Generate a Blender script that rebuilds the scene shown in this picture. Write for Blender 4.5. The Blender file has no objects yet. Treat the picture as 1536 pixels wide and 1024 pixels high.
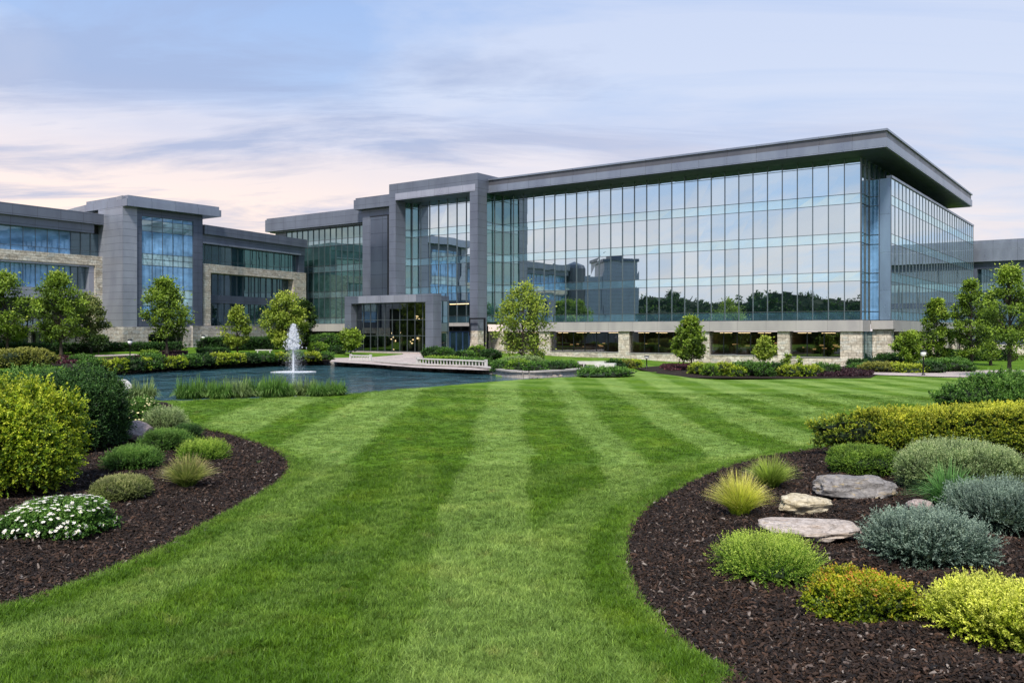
import bpy, math, random
import numpy as np
from mathutils import Vector, geometry
random.seed(7)
RNG = np.random.default_rng(11)
scene = bpy.context.scene
COL = scene.collection
F = 1322.67      # focal length in photo pixels (1536 wide)
EYE = 3.4
HOR = 497.0

# ------------------------------------------------------------------ terrain
CTRL = np.array([(0,5,0),(0,15,0),(-10,15,0),(12,15,0),(-12,22,.03),(0,28,.08),(14,28,.02),(-15,28,.12),(-18,38,.42),(-8,42,.42),
 (0,53,.42),(6,60,.38),(12,50,.15),(15,62,.1),(30,66,0),(45,70,0),(25,50,0),(33,80,.0),(50,100,.1),(20,92,.15),(8,97,.45),(-4,100,.8),
 (-10,98,.85),(-20,106,.9),(-30,103,1.15),(-36,106,1.55),(-43,96,1.6),(-55,93,1.7),(-48,84,1.1),(-37,98,1.2),(-15,92,.75),
 (-28,58,.35),(-25,45,.4),(-40,70,.7),(-60,60,1.0),(-60,20,.2),(60,60,0),(60,20,0),(70,110,.1),(0,-30,0),(-60,-30,0),(60,-30,0),
 (0,180,1),(-100,180,1.6),(100,180,.3),(9,62,.45),(-3,68,.5),(1,66,.5),(5,64,.5),(-8,76,.5),(-12,88,.6),(-27,96,.95),(15,72,.15),(22,72,.0)], float)
def hgt0(x, y):
    x = np.asarray(x, float); y = np.asarray(y, float)
    num = np.zeros(np.broadcast(x, y).shape); den = num.copy()
    for cx, cy, cz in CTRL:
        w = 1.0/((x-cx)**2+(y-cy)**2+6.0)**2
        num += w*cz; den += w
    return num/den
def gpt(px, py, add=0.0):
    """ground point seen at a photo pixel"""
    Y = EYE*F/(py-HOR)
    for _ in range(25):
        X = (px-768)/F*Y
        Y = .5*Y+.5*(EYE-float(hgt0(X, Y))-add)*F/(py-HOR)
    X = (px-768)/F*Y
    return X, Y, float(hgt0(X, Y))+add
WZ = 0.2
def wpt(px, py): 
    Y = (EYE-WZ)*F/(py-HOR); return ((px-768)/F*Y, Y)
def smooth_closed(pts, n=6, closed=True):
    P = [Vector(p) for p in pts]; out = []; N = len(P)
    rng = range(N) if closed else range(N-1)
    for i in rng:
        a = P[(i-1) % N] if closed or i > 0 else P[0]
        b = P[i]; c = P[(i+1) % N]
        d = P[(i+2) % N] if closed or i+2 < N else P[-1]
        for k in range(n):
            t = k/n
            out.append(tuple(.5*((2*b)+(-a+c)*t+(2*a-5*b+4*c-d)*t*t+(-a+3*b-3*c+d)*t**3)))
    if not closed: out.append(tuple(P[-1]))
    return out
def sdist(poly, x, y):
    """signed distance, positive inside"""
    poly = np.asarray(poly, float); x = np.asarray(x, float).ravel(); y = np.asarray(y, float).ravel()
    best = np.full(x.shape, 1e18); inside = np.zeros(x.shape, bool)
    n = len(poly)
    for i in range(n):
        x0, y0 = poly[i]; x1, y1 = poly[(i+1) % n]
        dx, dy = x1-x0, y1-y0
        t = np.clip(((x-x0)*dx+(y-y0)*dy)/(dx*dx+dy*dy+1e-12), 0, 1)
        best = np.minimum(best, (x-x0-t*dx)**2+(y-y0-t*dy)**2)
        if abs(dy) > 1e-12:
            c = ((y0 > y) != (y1 > y)) & (x < (x1-x0)*(y-y0)/dy+x0)
            inside ^= c
    return np.where(inside, 1, -1)*np.sqrt(best)
near_shore = [gpt(*p)[:2] for p in [(150,592),(240,600.5),(330,598),(430,595),(515,591),(600,583.5),(680,577),(760,570.5),(830,566),(885,563.5)]]
far_shore = [wpt(*p) for p in [(905,560.5),(875,561),(812,566),(770,565.5),(735,560),(700,556),(625,553.5),(552,547.5),(500,544.5),(446,542.5),(368,544),(303,547),(238,552.5),(160,560),(90,564)]]
POND = smooth_closed(near_shore+far_shore+[(-36,52)], 4)
LB = [gpt(*p)[:2] for p in [(-60,935),(0,918),(60,900),(150,868),(250,825),(330,780),(390,746),(425,722),(438,705),(435,690),(418,678),(388,665),(350,653),(310,645),(288,638),(262,618),(235,602)]]
LBED = smooth_closed(LB+[(-19.5,37),(-24,33),(-24,10),(-9,7.2)], 5)
RB = [gpt(*p)[:2] for p in [(1130,1060),(1085,1015),(1035,985),(980,935),(942,885),(930,840),(935,800),(960,766),(1000,740),(1060,711),(1120,691),(1180,680),(1240,670),(1330,650),(1392,628),(1430,610),(1560,600)]]
RBED = smooth_closed(RB+[(20,30),(20,6),(6,5)], 5)
def smst(a): 
    a = np.clip(a, 0, 1); return a*a*(3-2*a)
def hgt(x, y):
    x = np.asarray(x, float); y = np.asarray(y, float); sh = np.broadcast(x, y).shape
    h = hgt0(x, y).ravel()
    xx = np.broadcast_to(x, sh).ravel(); yy = np.broadcast_to(y, sh).ravel()
    m = (xx > -60) & (xx < 20) & (yy > 30) & (yy < 115)
    if m.any():
        sd = sdist(POND, xx[m], yy[m])
        hm = h[m]; k = smst(sd/1.3)
        h[m] = hm*(1-k)+(-.7)*k
    return h.reshape(sh)

# ------------------------------------------------------------------ object helpers
def tag(o, label=None, cat=None, group=None, kind=None):
    for k, v in (('label', label), ('category', cat), ('group', group), ('kind', kind)):
        if v: o[k] = v
    return o
def link(o, parent=None):
    COL.objects.link(o)
    if parent: o.parent = parent
    return o
def empty(name, loc, label, cat, group=None):
    o = bpy.data.objects.new(name, None); o.location = loc; o.empty_display_size = .3
    return tag(link(o), label, cat, group)
def np_mesh(name, V, Fc, mats, tint=None, mi=None, parent=None, smooth=False, uv=None, loc=None):
    V = np.asarray(V, np.float32).reshape(-1, 3); Fc = np.asarray(Fc, np.int32)
    me = bpy.data.meshes.new(name)
    k = Fc.shape[1]; n = len(Fc)
    me.vertices.add(len(V)); me.vertices.foreach_set('co', V.ravel())
    me.loops.add(n*k); me.loops.foreach_set('vertex_index', Fc.ravel())
    me.polygons.add(n); me.polygons.foreach_set('loop_start', np.arange(0, n*k, k, dtype=np.int32))
    try: me.polygons.foreach_set('loop_total', np.full(n, k, np.int32))
    except Exception: pass
    for m in (mats if isinstance(mats, (list, tuple)) else [mats]): me.materials.append(m)
    if mi is not None: me.polygons.foreach_set('material_index', np.asarray(mi, np.int32))
    me.update(calc_edges=True)
    me.polygons.foreach_set('use_smooth', np.full(n, smooth, bool))
    if tint is not None:
        a = me.attributes.new('tint', 'FLOAT', 'POINT'); a.data.foreach_set('value', np.asarray(tint, np.float32))
    if uv is not None:
        l = me.uv_layers.new(name='UVMap'); l.data.foreach_set('uv', np.asarray(uv, np.float32).ravel())
    o = bpy.data.objects.new(name, me)
    if loc is not None: o.location = loc
    return link(o, parent)

# ------------------------------------------------------------------ materials
def mat(name):
    m = bpy.data.materials.new(name); m.use_nodes = True; nt = m.node_tree
    for n in list(nt.nodes): nt.nodes.remove(n)
    out = nt.nodes.new('ShaderNodeOutputMaterial')
    return m, nt, out
def N(nt, t, **kw):
    n = nt.nodes.new(t)
    for k, v in kw.items():
        if k.startswith('i_'):
            key = k[2:].replace('_', ' ')
            n.inputs[int(key) if key.isdigit() else key].default_value = v
        else: setattr(n, k, v)
    return n
def L(nt, a, b): nt.links.new(a, b)
def ramp(nt, fac, stops, interp='LINEAR'):
    r = nt.nodes.new('ShaderNodeValToRGB'); r.color_ramp.interpolation = interp
    e = r.color_ramp.elements
    while len(e) < len(stops): e.new(.5)
    for i, (p, c) in enumerate(stops):
        e[i].position = p; e[i].color = (*c, 1) if len(c) == 3 else c
    if fac is not None: L(nt, fac, r.inputs[0])
    return r
def mixc(nt, fac, a, b, mode='MIX'):
    n = N(nt, 'ShaderNodeMix', data_type='RGBA', blend_type=mode)
    for sock, v in ((n.inputs[0], fac), (n.inputs[6], a), (n.inputs[7], b)):
        if hasattr(v, 'links'): L(nt, v, sock)
        elif isinstance(v, (int, float)): sock.default_value = v
        else: sock.default_value = (*v, 1) if len(v) == 3 else v
    return n.outputs[2]
def math_(nt, op, a, b=0.0, clamp=False):
    n = N(nt, 'ShaderNodeMath', operation=op, use_clamp=clamp)
    for sock, v in ((n.inputs[0], a), (n.inputs[1], b)):
        if hasattr(v, 'links'): L(nt, v, sock)
        else: sock.default_value = v
    return n.outputs[0]
def prin(nt, out, color, rough=.6, metal=0.0, spec=.5, normal=None, **kw):
    b = N(nt, 'ShaderNodeBsdfPrincipled')
    for key, v in (('Base Color', color), ('Roughness', rough), ('Metallic', metal), ('Specular IOR Level', spec)):
        if hasattr(v, 'links'): L(nt, v, b.inputs[key])
        elif key == 'Base Color': b.inputs[key].default_value = (*v, 1)
        else: b.inputs[key].default_value = v
    if normal is not None: L(nt, normal, b.inputs['Normal'])
    if out is not None: L(nt, b.outputs[0], out.inputs[0])
    return b
def bump(nt, h, strength=.3, dist=.02):
    b = N(nt, 'ShaderNodeBump', i_Strength=strength, i_Distance=dist); L(nt, h, b.inputs['Height']); return b.outputs[0]
def noise(nt, vec, scale, detail=4, rough=.55, dist=0.0):
    n = N(nt, 'ShaderNodeTexNoise'); n.inputs['Scale'].default_value = scale; n.inputs['Detail'].default_value = detail
    n.inputs['Roughness'].default_value = rough; n.inputs['Distortion'].default_value = dist
    if vec is not None: L(nt, vec, n.inputs['Vector'])
    return n.outputs[0]
def pos(nt): return N(nt, 'ShaderNodeNewGeometry').outputs['Position']
def scaled(nt, vec, s):
    n = N(nt, 'ShaderNodeMapping'); L(nt, vec, n.inputs[0]); n.inputs['Scale'].default_value = s; return n.outputs[0]

def leaf_mat(name, stops, trans=.3, rough=.5, instancer=False, spec=.35):
    m, nt, out = mat(name)
    a = N(nt, 'ShaderNodeAttribute', attribute_name='tint')
    r = ramp(nt, a.outputs['Fac'], stops)
    nz = noise(nt, pos(nt), 2.3, 2)
    c = mixc(nt, .8, r.outputs[0], ramp(nt, nz, [(.3, (.6,.6,.6)), (.7, (1.7,1.6,1.5))]).outputs[0], 'MULTIPLY')
    p = prin(nt, None, c, rough, spec=spec)
    t = N(nt, 'ShaderNodeBsdfTranslucent'); L(nt, c, t.inputs[0])
    mx = N(nt, 'ShaderNodeMixShader'); mx.inputs[0].default_value = trans
    L(nt, p.outputs[0], mx.inputs[1]); L(nt, t.outputs[0], mx.inputs[2]); L(nt, mx.outputs[0], out.inputs[0])
    return m
def simple(name, color, rough=.6, metal=0, var=.15, scale=3, bumpy=0, spec=.5):
    m, nt, out = mat(name)
    nz = noise(nt, pos(nt), scale, 5)
    c = mixc(nt, 1.0, color, ramp(nt, nz, [(.25, (1-var*2,)*3), (.75, (1,)*3)]).outputs[0], 'MULTIPLY')
    prin(nt, out, c, rough, metal, spec, bump(nt, nz, bumpy, .02) if bumpy else None)
    return m
def panel_mat(name, color, bw, bh, rough=.42, metal=.35, joint=.014, var=.05, off=0.0):
    """metal cladding panels with thin dark joints, laid out in metres by the UVs"""
    m, nt, out = mat(name)
    uv = N(nt, 'ShaderNodeUVMap').outputs[0]
    b = N(nt, 'ShaderNodeTexBrick', offset=off, squash=1.0)
    b.inputs['Scale'].default_value = 1; b.inputs['Brick Width'].default_value = bw; b.inputs['Row Height'].default_value = bh
    b.inputs['Mortar Size'].default_value = joint; b.inputs['Mortar Smooth'].default_value = .1; b.inputs['Bias'].default_value = 0
    b.inputs['Color1'].default_value = (*color, 1); b.inputs['Color2'].default_value = (*[c*(1-var*1.6) for c in color], 1)
    b.inputs['Mortar'].default_value = (*[c*.25 for c in color], 1); L(nt, uv, b.inputs[0])
    nz = noise(nt, scaled(nt, pos(nt), (.6, .6, .25)), 1.0, 5)
    c = mixc(nt, 1.0, b.outputs[0], ramp(nt, nz, [(.32, (.82,.82,.85)), (.66, (1.08,1.08,1.08))]).outputs[0], 'MULTIPLY')
    rr = ramp(nt, nz, [(.3, (rough-.08,)*3), (.7, (rough+.1,)*3)]).outputs[0]
    bh_ = math_(nt, 'SUBTRACT', 1.0, b.outputs['Fac'])
    prin(nt, out, c, rr, metal, .5, bump(nt, bh_, .5, .01))
    return m
def stone_mat(name, c1, c2, mortar, bw=.75, bh=.28):
    m, nt, out = mat(name)
    uv = N(nt, 'ShaderNodeUVMap').outputs[0]
    wob = noise(nt, uv, 1.3, 2)
    v = N(nt, 'ShaderNodeVectorMath', operation='ADD'); L(nt, uv, v.inputs[0])
    w2 = N(nt, 'ShaderNodeCombineXYZ'); L(nt, math_(nt, 'MULTIPLY', wob, .12), w2.inputs[0]); L(nt, math_(nt, 'MULTIPLY', wob, .10), w2.inputs[1]); L(nt, w2.outputs[0], v.inputs[1])
    b = N(nt, 'ShaderNodeTexBrick', offset=.43, squash=.7, squash_frequency=3)
    b.inputs['Scale'].default_value = 1; b.inputs['Brick Width'].default_value = bw; b.inputs['Row Height'].default_value = bh
    b.inputs['Mortar Size'].default_value = .013; b.inputs['Mortar Smooth'].default_value = .4
    b.inputs['Color1'].default_value = (*c1, 1); b.inputs['Color2'].default_value = (*c2, 1); b.inputs['Mortar'].default_value = (*mortar, 1)
    L(nt, v.outputs[0], b.inputs[0])
    # a second tone per larger cell, so stones differ
    vo = N(nt, 'ShaderNodeTexVoronoi'); vo.inputs['Scale'].default_value = 1.0; L(nt, scaled(nt, v.outputs[0], (1.6, 3.4, 1)), vo.inputs['Vector'])
    sep = N(nt, 'ShaderNodeSeparateColor'); L(nt, vo.outputs['Color'], sep.inputs[0])
    tone = ramp(nt, sep.outputs[0], [(0, (.62,.6,.58)), (.4, (.9,.86,.82)), (.7, (1,1,1)), (1, (.78,.82,.86))]).outputs[0]
    c = mixc(nt, 1.0, b.outputs[0], tone, 'MULTIPLY')
    nz = noise(nt, pos(nt), 5, 6)
    c = mixc(nt, .8, c, ramp(nt, nz, [(.3, (.6,.58,.56)), (.65, (1,1,1))]).outputs[0], 'MULTIPLY')
    hh = math_(nt, 'ADD', math_(nt, 'SUBTRACT', 1.0, b.outputs['Fac']), math_(nt, 'MULTIPLY', nz, .9))
    prin(nt, out, c, .85, 0, .3, bump(nt, hh, .8, .05))
    return m
def glass_mat(name, refl, tint, dark, streak=.12, base=.35):
    """coated curtain-wall glass: mostly a tinted mirror over a dark interior"""
    m, nt, out = mat(name)
    g = N(nt, 'ShaderNodeBsdfGlossy'); g.inputs['Roughness'].default_value = .012
    p = pos(nt)
    n1 = noise(nt, scaled(nt, p, (.16, .16, .16)), 1.0, 1)
    L(nt, bump(nt, n1, .012, .25), g.inputs['Normal'])
    a = N(nt, 'ShaderNodeAttribute', attribute_name='tint')
    tc = mixc(nt, a.outputs['Fac'], tint, tuple(c*(1-streak) for c in tint))
    L(nt, tc, g.inputs['Color'])
    d = N(nt, 'ShaderNodeBsdfDiffuse')
    nd = noise(nt, scaled(nt, p, (.5, .5, .9)), 1.0, 3)
    L(nt, ramp(nt, nd, [(.35, dark), (.62, tuple(c*1.9 for c in dark)), (.78, tuple(c*3.2 for c in dark))]).outputs[0], d.inputs['Color'])
    lw = N(nt, 'ShaderNodeLayerWeight'); lw.inputs['Blend'].default_value = base
    f = math_(nt, 'ADD', math_(nt, 'MULTIPLY', lw.outputs['Fresnel'], 1-refl), refl, True)
    mx = N(nt, 'ShaderNodeMixShader'); L(nt, f, mx.inputs[0]); L(nt, d.outputs[0], mx.inputs[1]); L(nt, g.outputs[0], mx.inputs[2]); L(nt, mx.outputs[0], out.inputs[0])
    return m
def clear_glass(name, refl=.22, tint=(.55,.62,.6)):
    m, nt, out = mat(name)
    g = N(nt, 'ShaderNodeBsdfGlossy'); g.inputs['Roughness'].default_value = .01; g.inputs['Color'].default_value = (.85,.92,.95,1)
    t = N(nt, 'ShaderNodeBsdfTransparent'); t.inputs['Color'].default_value = (*tint, 1)
    lw = N(nt, 'ShaderNodeLayerWeight'); lw.inputs['Blend'].default_value = .25
    f = math_(nt, 'ADD', math_(nt, 'MULTIPLY', lw.outputs['Fresnel'], .8), refl, True)
    mx = N(nt, 'ShaderNodeMixShader'); L(nt, f, mx.inputs[0]); L(nt, t.outputs[0], mx.inputs[1]); L(nt, g.outputs[0], mx.inputs[2]); L(nt, mx.outputs[0], out.inputs[0])
    return m
def emit(name, color, s):
    m, nt, out = mat(name); e = N(nt, 'ShaderNodeEmission'); e.inputs[0].default_value = (*color, 1); e.inputs[1].default_value = s
    L(nt, e.outputs[0], out.inputs[0]); return m

M = {}
M['panel'] = panel_mat('grey_metal_panels', (.165,.185,.235), 2.6, .92)
M['panel_fine'] = panel_mat('grey_metal_planks', (.30,.32,.38), 6.0, .78, rough=.4)
M['panel_dark'] = panel_mat('slate_panels', (.095,.115,.165), 2.4, .8, rough=.4)
M['fascia'] = panel_mat('fascia_metal', (.27,.30,.37), 3.0, 5.0, rough=.34, metal=.55)
M['fascia_dark'] = panel_mat('fascia_metal_upper', (.13,.13,.15), 3.0, 5.0, rough=.4, metal=.4)
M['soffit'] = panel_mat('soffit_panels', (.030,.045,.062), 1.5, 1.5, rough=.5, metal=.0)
M['light_strip'] = panel_mat('pale_metal_strip', (.42,.43,.50), 2.2, 5.0, rough=.32, metal=.5)
M['concrete'] = panel_mat('precast_concrete', (.36,.345,.335), 3.0, 5.0, rough=.8, metal=0, joint=.01)
M['stone'] = stone_mat('cream_stone', (.76,.71,.62), (.58,.54,.47), (.26,.23,.20))
M['stone_rough'] = stone_mat('grey_stone', (.52,.50,.48), (.38,.37,.37), (.17,.16,.16), 1.0, .45)
M['mullion'] = simple('mullion_metal', (.17,.20,.22), .35, .7)
M['mullion_dark'] = simple('mullion_dark', (.03,.035,.04), .35, .6)
M['glass'] = glass_mat('mirror_glass', .90, (.76,.89,.95), (.02,.045,.05))
M['spandrel'] = glass_mat('spandrel_glass', .84, (.74,.95,1.0), (.10,.22,.30))
M['spandrel_pale'] = glass_mat('pale_spandrel_glass', .22, (.8,.95,1.0), (.17,.26,.30), base=.12)
M['glass_sky'] = glass_mat('sky_painted_glass', .16, (.50,.72,.95), (.10,.20,.34), base=.12)  # blue of a reflected sky put into the diffuse colour, little real mirror
M['glass_green'] = glass_mat('green_glass', .36, (.62,.86,.86), (.012,.035,.035))
M['glass_dark'] = glass_mat('dark_glass', .30, (.6,.8,.9), (.010,.022,.028))
M['spandrel_dark'] = glass_mat('dark_spandrel', .38, (.7,.9,.95), (.05,.09,.10))
M['clear'] = clear_glass('clear_glass')
M['room'] = simple('dim_interior', (.36,.27,.17), .9, var=.25, scale=.8)
M['room_dark'] = simple('dark_interior', (.03,.03,.03), .9, var=.2, scale=.8)
M['warm'] = emit('warm_light', (1.0,.66,.34), 3.2)
M['warm_soft'] = emit('warm_soft_light', (1.0,.55,.22), .6)
M['curtain'] = simple('pale_curtain', (.5,.5,.36), .8)
M['white'] = simple('white_paint', (.56,.55,.53), .5, var=.08)
M['whitestone'] = simple('white_stone', (.62,.60,.57), .8, var=.12, scale=2, bumpy=.2)
M['black'] = simple('black_metal', (.015,.015,.017), .4, .5)
M['blue_frame'] = simple('blue_door_frame', (.03,.07,.16), .4, .2)
M['paving'] = panel_mat('pink_paving', (.47,.40,.37), 1.2, 1.2, rough=.85, metal=0, joint=.012, var=.12, off=.5)
M['coping'] = simple('coping_stone', (.48,.44,.41), .85, var=.2, scale=1.5, bumpy=.4)
M['bark'] = simple('bark', (.055,.042,.032), .9, var=.35, scale=9, bumpy=.6)
M['bark_pale'] = simple('pale_bark', (.16,.13,.10), .9, var=.35, scale=9, bumpy=.6)
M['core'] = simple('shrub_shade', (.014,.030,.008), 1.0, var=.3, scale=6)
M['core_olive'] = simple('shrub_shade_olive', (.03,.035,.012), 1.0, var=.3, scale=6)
M['lampglobe'] = simple('lamp_globe', (.85,.85,.85), .25, var=.02)
# ------------------------------------------------------------------ box builder with metre UVs
class Fr:
    """vertical wall plane: origin, direction left to right as seen from outside, outward normal"""
    def __init__(s, o, d):
        s.o = np.array(o, float); d = np.array(d, float); s.d = d/np.linalg.norm(d); s.n = np.array([s.d[1], -s.d[0]])
    def P(s, a, o=0.0): return s.o+s.d*a+s.n*o
    def S(s, px, o=0.0):
        k = (px-768)/F; q = s.o+s.n*o
        return (k*q[1]-q[0])/(s.d[0]-k*s.d[1])
    def Z(s, px, py, o=0.0):
        q = s.P(s.S(px, o), o); return EYE+(HOR-py)*q[1]/F
class MB:
    def __init__(s): s.V = []; s.F = []; s.U = []; s.M = []; s.T = []
    def quad(s, p, uv, m=0, t=0.0):
        b = len(s.V); s.V += p; s.F.append((b, b+1, b+2, b+3)); s.U += uv; s.M.append(m); s.T += [t]*4
    def box(s, fr, a0, a1, z0, z1, o0, o1, m=0, t=0.0, skip=''):
        if a1 < a0: a0, a1 = a1, a0
        if o1 < o0: o0, o1 = o1, o0
        def P(a, o, z): q = fr.P(a, o); return (q[0], q[1], z)
        s.quad([P(a0,o1,z0),P(a1,o1,z0),P(a1,o1,z1),P(a0,o1,z1)], [(a0,z0),(a1,z0),(a1,z1),(a0,z1)], m, t)
        s.quad([P(a1,o0,z0),P(a0,o0,z0),P(a0,o0,z1),P(a1,o0,z1)], [(a1,z0),(a0,z0),(a0,z1),(a1,z1)], m, t)
        s.quad([P(a1,o1,z0),P(a1,o0,z0),P(a1,o0,z1),P(a1,o1,z1)], [(o1,z0),(o0,z0),(o0,z1),(o1,z1)], m, t)
        s.quad([P(a0,o0,z0),P(a0,o1,z0),P(a0,o1,z1),P(a0,o0,z1)], [(o0,z0),(o1,z0),(o1,z1),(o0,z1)], m, t)
        s.quad([P(a0,o1,z1),P(a1,o1,z1),P(a1,o0,z1),P(a0,o0,z1)], [(a0,o1),(a1,o1),(a1,o0),(a0,o0)], m, t)
        s.quad([P(a0,o0,z0),P(a1,o0,z0),P(a1,o1,z0),P(a0,o1,z0)], [(a0,o0),(a1,o0),(a1,o1),(a0,o1)], m, t)
    def tube(s, p0, p1, r0, r1, n=8, m=0, cap=True):
        p0 = Vector(p0); p1 = Vector(p1); ax = (p1-p0).normalized()
        u = ax.orthogonal().normalized(); v = ax.cross(u); R = []
        for p, r in ((p0, r0), (p1, r1)):
            R.append([tuple(p+(u*math.cos(2*math.pi*k/n)+v*math.sin(2*math.pi*k/n))*r) for k in range(n)])
        ln = (p1-p0).length
        for k in range(n):
            j = (k+1) % n
            s.quad([R[0][k], R[0][j], R[1][j], R[1][k]], [(k/n,0),((k+1)/n,0),((k+1)/n,ln),(k/n,ln)], m)
            if cap:
                s.quad([tuple(p1), R[1][k], R[1][j], tuple(p1)], [(0,0)]*4, m)
    def build(s, name, mats, parent=None, smooth=False):
        if not s.F: return None
        me = bpy.data.meshes.new(name)
        return np_mesh(name, np.array(s.V), np.array(s.F), mats, tint=s.T, mi=s.M, parent=parent, smooth=smooth, uv=np.array(s.U))
def box_part(name, m, parent, fr, *dims):
    mb = MB(); mb.box(fr, *dims); return mb.build(name, m, parent)
RND = random.Random(5)
def curtain(parent, fr, cols, rows, o=0.0, vis='glass', span='spandrel', mull='mullion', spans=(), depth=.11, w=.045, name='window_band', jit=.003, tvar=1.0):
    """curtain wall: one window band per storey (panes), with its own mullion grid as a child"""
    for bi, band in enumerate(rows):
        g = MB(); f = MB()
        for j in range(len(band)-1):
            z0, z1 = band[j], band[j+1]
            sp = (round(z0, 2) in spans)
            for i in range(len(cols)-1):
                a0, a1 = cols[i], cols[i+1]
                j4 = [RND.uniform(-jit, jit) for _ in range(4)]
                def P(a, z, q): p = fr.P(a, o+q); return (p[0], p[1], z)
                g.quad([P(a0,z0,j4[0]),P(a1,z0,j4[1]),P(a1,z1,j4[2]),P(a0,z1,j4[3])], [(a0,z0),(a1,z0),(a1,z1),(a0,z1)], 1 if sp else 0, RND.random()*tvar)
            f.box(fr, cols[0], cols[-1], z0-w*.45, z0+w*.45, o-.05, o+depth*.55)
        f.box(fr, cols[0], cols[-1], band[-1]-w*.45, band[-1]+w*.40, o-.05, o+depth*.5)
        for a in cols: f.box(fr, a-w/2, a+w/2, band[0]+.001, band[-1]-.001, o-.05, o+depth)
        go = g.build(name, [M[vis], M[span]], parent)
        f.build('mullion_grid', M[mull], go)
def lin(a, b, n): return [a+(b-a)*i/n for i in range(n+1)]
ROWS = [[4.5,5.34,8.17],[8.17,9.05,11.82],[11.82,12.73,15.5],[15.5,16.41,19.19,19.88]]
SPN = (4.5,8.17,11.82,15.5)
def clear_window(parent, fr, a0, a1, z0, z1, o, n, depth=6.0, lit=3, room='room', hz=(), strips=True, name='window', mull='mullion_dark', seedv=0, shell=True):
    """a real window: frame, clear pane and a dim furnished room behind"""
    rr = random.Random(seedv*13+int(abs(a0)*10))
    f = MB(); cols = lin(a0, a1, n)
    for a in cols: f.box(fr, a-.035, a+.035, z0, z1, o-.06, o+.05)
    for z in [z0+.03, z1-.03]+list(hz): f.box(fr, a0, a1, z-.034, z+.034, o-.055, o+.045)
    w = f.build(name, M[mull], parent)
    g = MB(); P = lambda a, z: (*fr.P(a, o-.01), z)
    g.quad([P(a0,z0),P(a1,z0),P(a1,z1),P(a0,z1)], [(a0,z0),(a1,z0),(a1,z1),(a0,z1)])
    g.build('pane', M['clear'], w)
    if not shell: return w
    r = MB(); a0 -= .02; a1 += .02
    Q = lambda a, z, q: (*fr.P(a, q), z)
    ob = o-depth
    zt = z1-.02; zb = z0-.3 if z0 > 1 else z0-.1
    r.quad([Q(a0,zb,ob),Q(a1,zb,ob),Q(a1,zt,ob),Q(a0,zt,ob)], [(0,0)]*4)
    r.quad([Q(a0,zb,o-.08),Q(a0,zb,ob),Q(a0,zt,ob),Q(a0,zt,o-.08)], [(0,0)]*4)
    r.quad([Q(a1,zb,ob),Q(a1,zb,o-.08),Q(a1,zt,o-.08),Q(a1,zt,ob)], [(0,0)]*4)
    r.quad([Q(a0,zt,o-.08),Q(a0,zt,ob),Q(a1,zt,ob),Q(a1,zt,o-.08)], [(0,0)]*4)
    r.quad([Q(a0,zb,o-.08),Q(a1,zb,o-.08),Q(a1,zb,ob),Q(a0,zb,ob)], [(0,0)]*4)
    for k in range(int((a1-a0)/1.3)):      # tables, counters and shelves
        a = a0+.6+k*1.3+rr.uniform(-.2,.2); q = o-rr.uniform(1.2, 4.5); hh = rr.uniform(.6, 1.1)
        if a+.9 < a1-.1:
            r.box(fr, a, a+.9, zb+.01, zb+hh, q-.35, q)
            if rr.random() < .4: r.box(fr, a+.1, a+.5, zb+hh, zt-.02, ob+.05, ob+.6)
    r.build('interior', M[room], w)
    if strips:
        for k in range(max(1, int((a1-a0)/2.2))):
            a = a0+.5+k*2.2; q = o-rr.uniform(.5, 1.6)
            if a+1.3 < a1: box_part('ceiling_lamp', M['warm'], w, fr, a, a+1.3, zt-.12, zt-.06, q-.12, q)
    for k in range(lit):
        a = rr.uniform(a0+.3, a1-.6); q = o-rr.uniform(1.0, 4.0); z = zb+rr.uniform(.75, 1.25)
        box_part('table_lamp', M['warm_soft'], w, fr, a, a+rr.uniform(.12,.5), z, z+rr.uniform(.05,.14), q-.15, q)
    return w

# ------------------------------------------------------------------ main office building
U = (0.8102,-0.5862)
MF = Fr((32.83,83.0), U); SF = Fr(MF.P(2,-3), (.5862,.8102)); CF = Fr(MF.P(0,0), (.5862,.8102))
main = empty('office_building', (*MF.P(-20,-15), .2), 'long four-storey mirror-glass office building with overhanging flat roof, portal frame and stone base', 'office building')
def mp(x): x.matrix_parent_inverse = main.matrix_world.inverted()
def rel(root):
    """parts are authored in world coordinates; keep them there under a moved root"""
    for c in root.children: c.matrix_parent_inverse.identity(); c.location = c.location-root.location
S0 = -41.8
cm = lin(S0, 0, 28)
curtain(main, MF, cm, ROWS, 0, spans=SPN)
curtain(main, CF, lin(0,3,2), ROWS, 0, spans=SPN, vis='glass', w=.05)
mb = MB(); mb.box(MF, S0-16, -.06, 4.45, 19.86, -.12, -44); mb.box(MF, -.05, 1.94, 4.45, 18.0, -3.1, -44)
mb.build('wall', M['mullion_dark'], main)
# side bay: front return and long side
curtain(main, MF, [.03,.95], [[4.5,5.34,8.17,9.05,11.82,12.73,15.5,16.41,18.03]], -3, spans=SPN, vis='glass_sky', span='glass_sky')
mb = MB(); mb.box(MF, .98, 1.98, 4.5, 18.05, -2.96, -3.3); mb.build('metal_panel', panel_mat('blue_grey_panel', (.22,.31,.42), 3, 3.66, rough=.3, metal=.6), main)
rs = [[4.5,5.34,8.17],[8.17,9.05,11.82],[11.82,12.73,15.5],[15.5,16.41,18.03]]
curtain(main, SF, lin(0.02,48.3,30), rs, 0, spans=SPN, vis='glass', span='spandrel', w=.05, depth=.045)
box_part('parapet', M['fascia'], main, SF, -.02, 48.4, 18.06, 18.3, -.4, .12)
# clerestory above the side bay, under the soffit
curtain(main, Fr(MF.P(0,-3.02), (.5862,.8102)), lin(0,38,20), [[18.31,19.86]], 0, vis='glass_dark', span='glass_dark')
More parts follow.
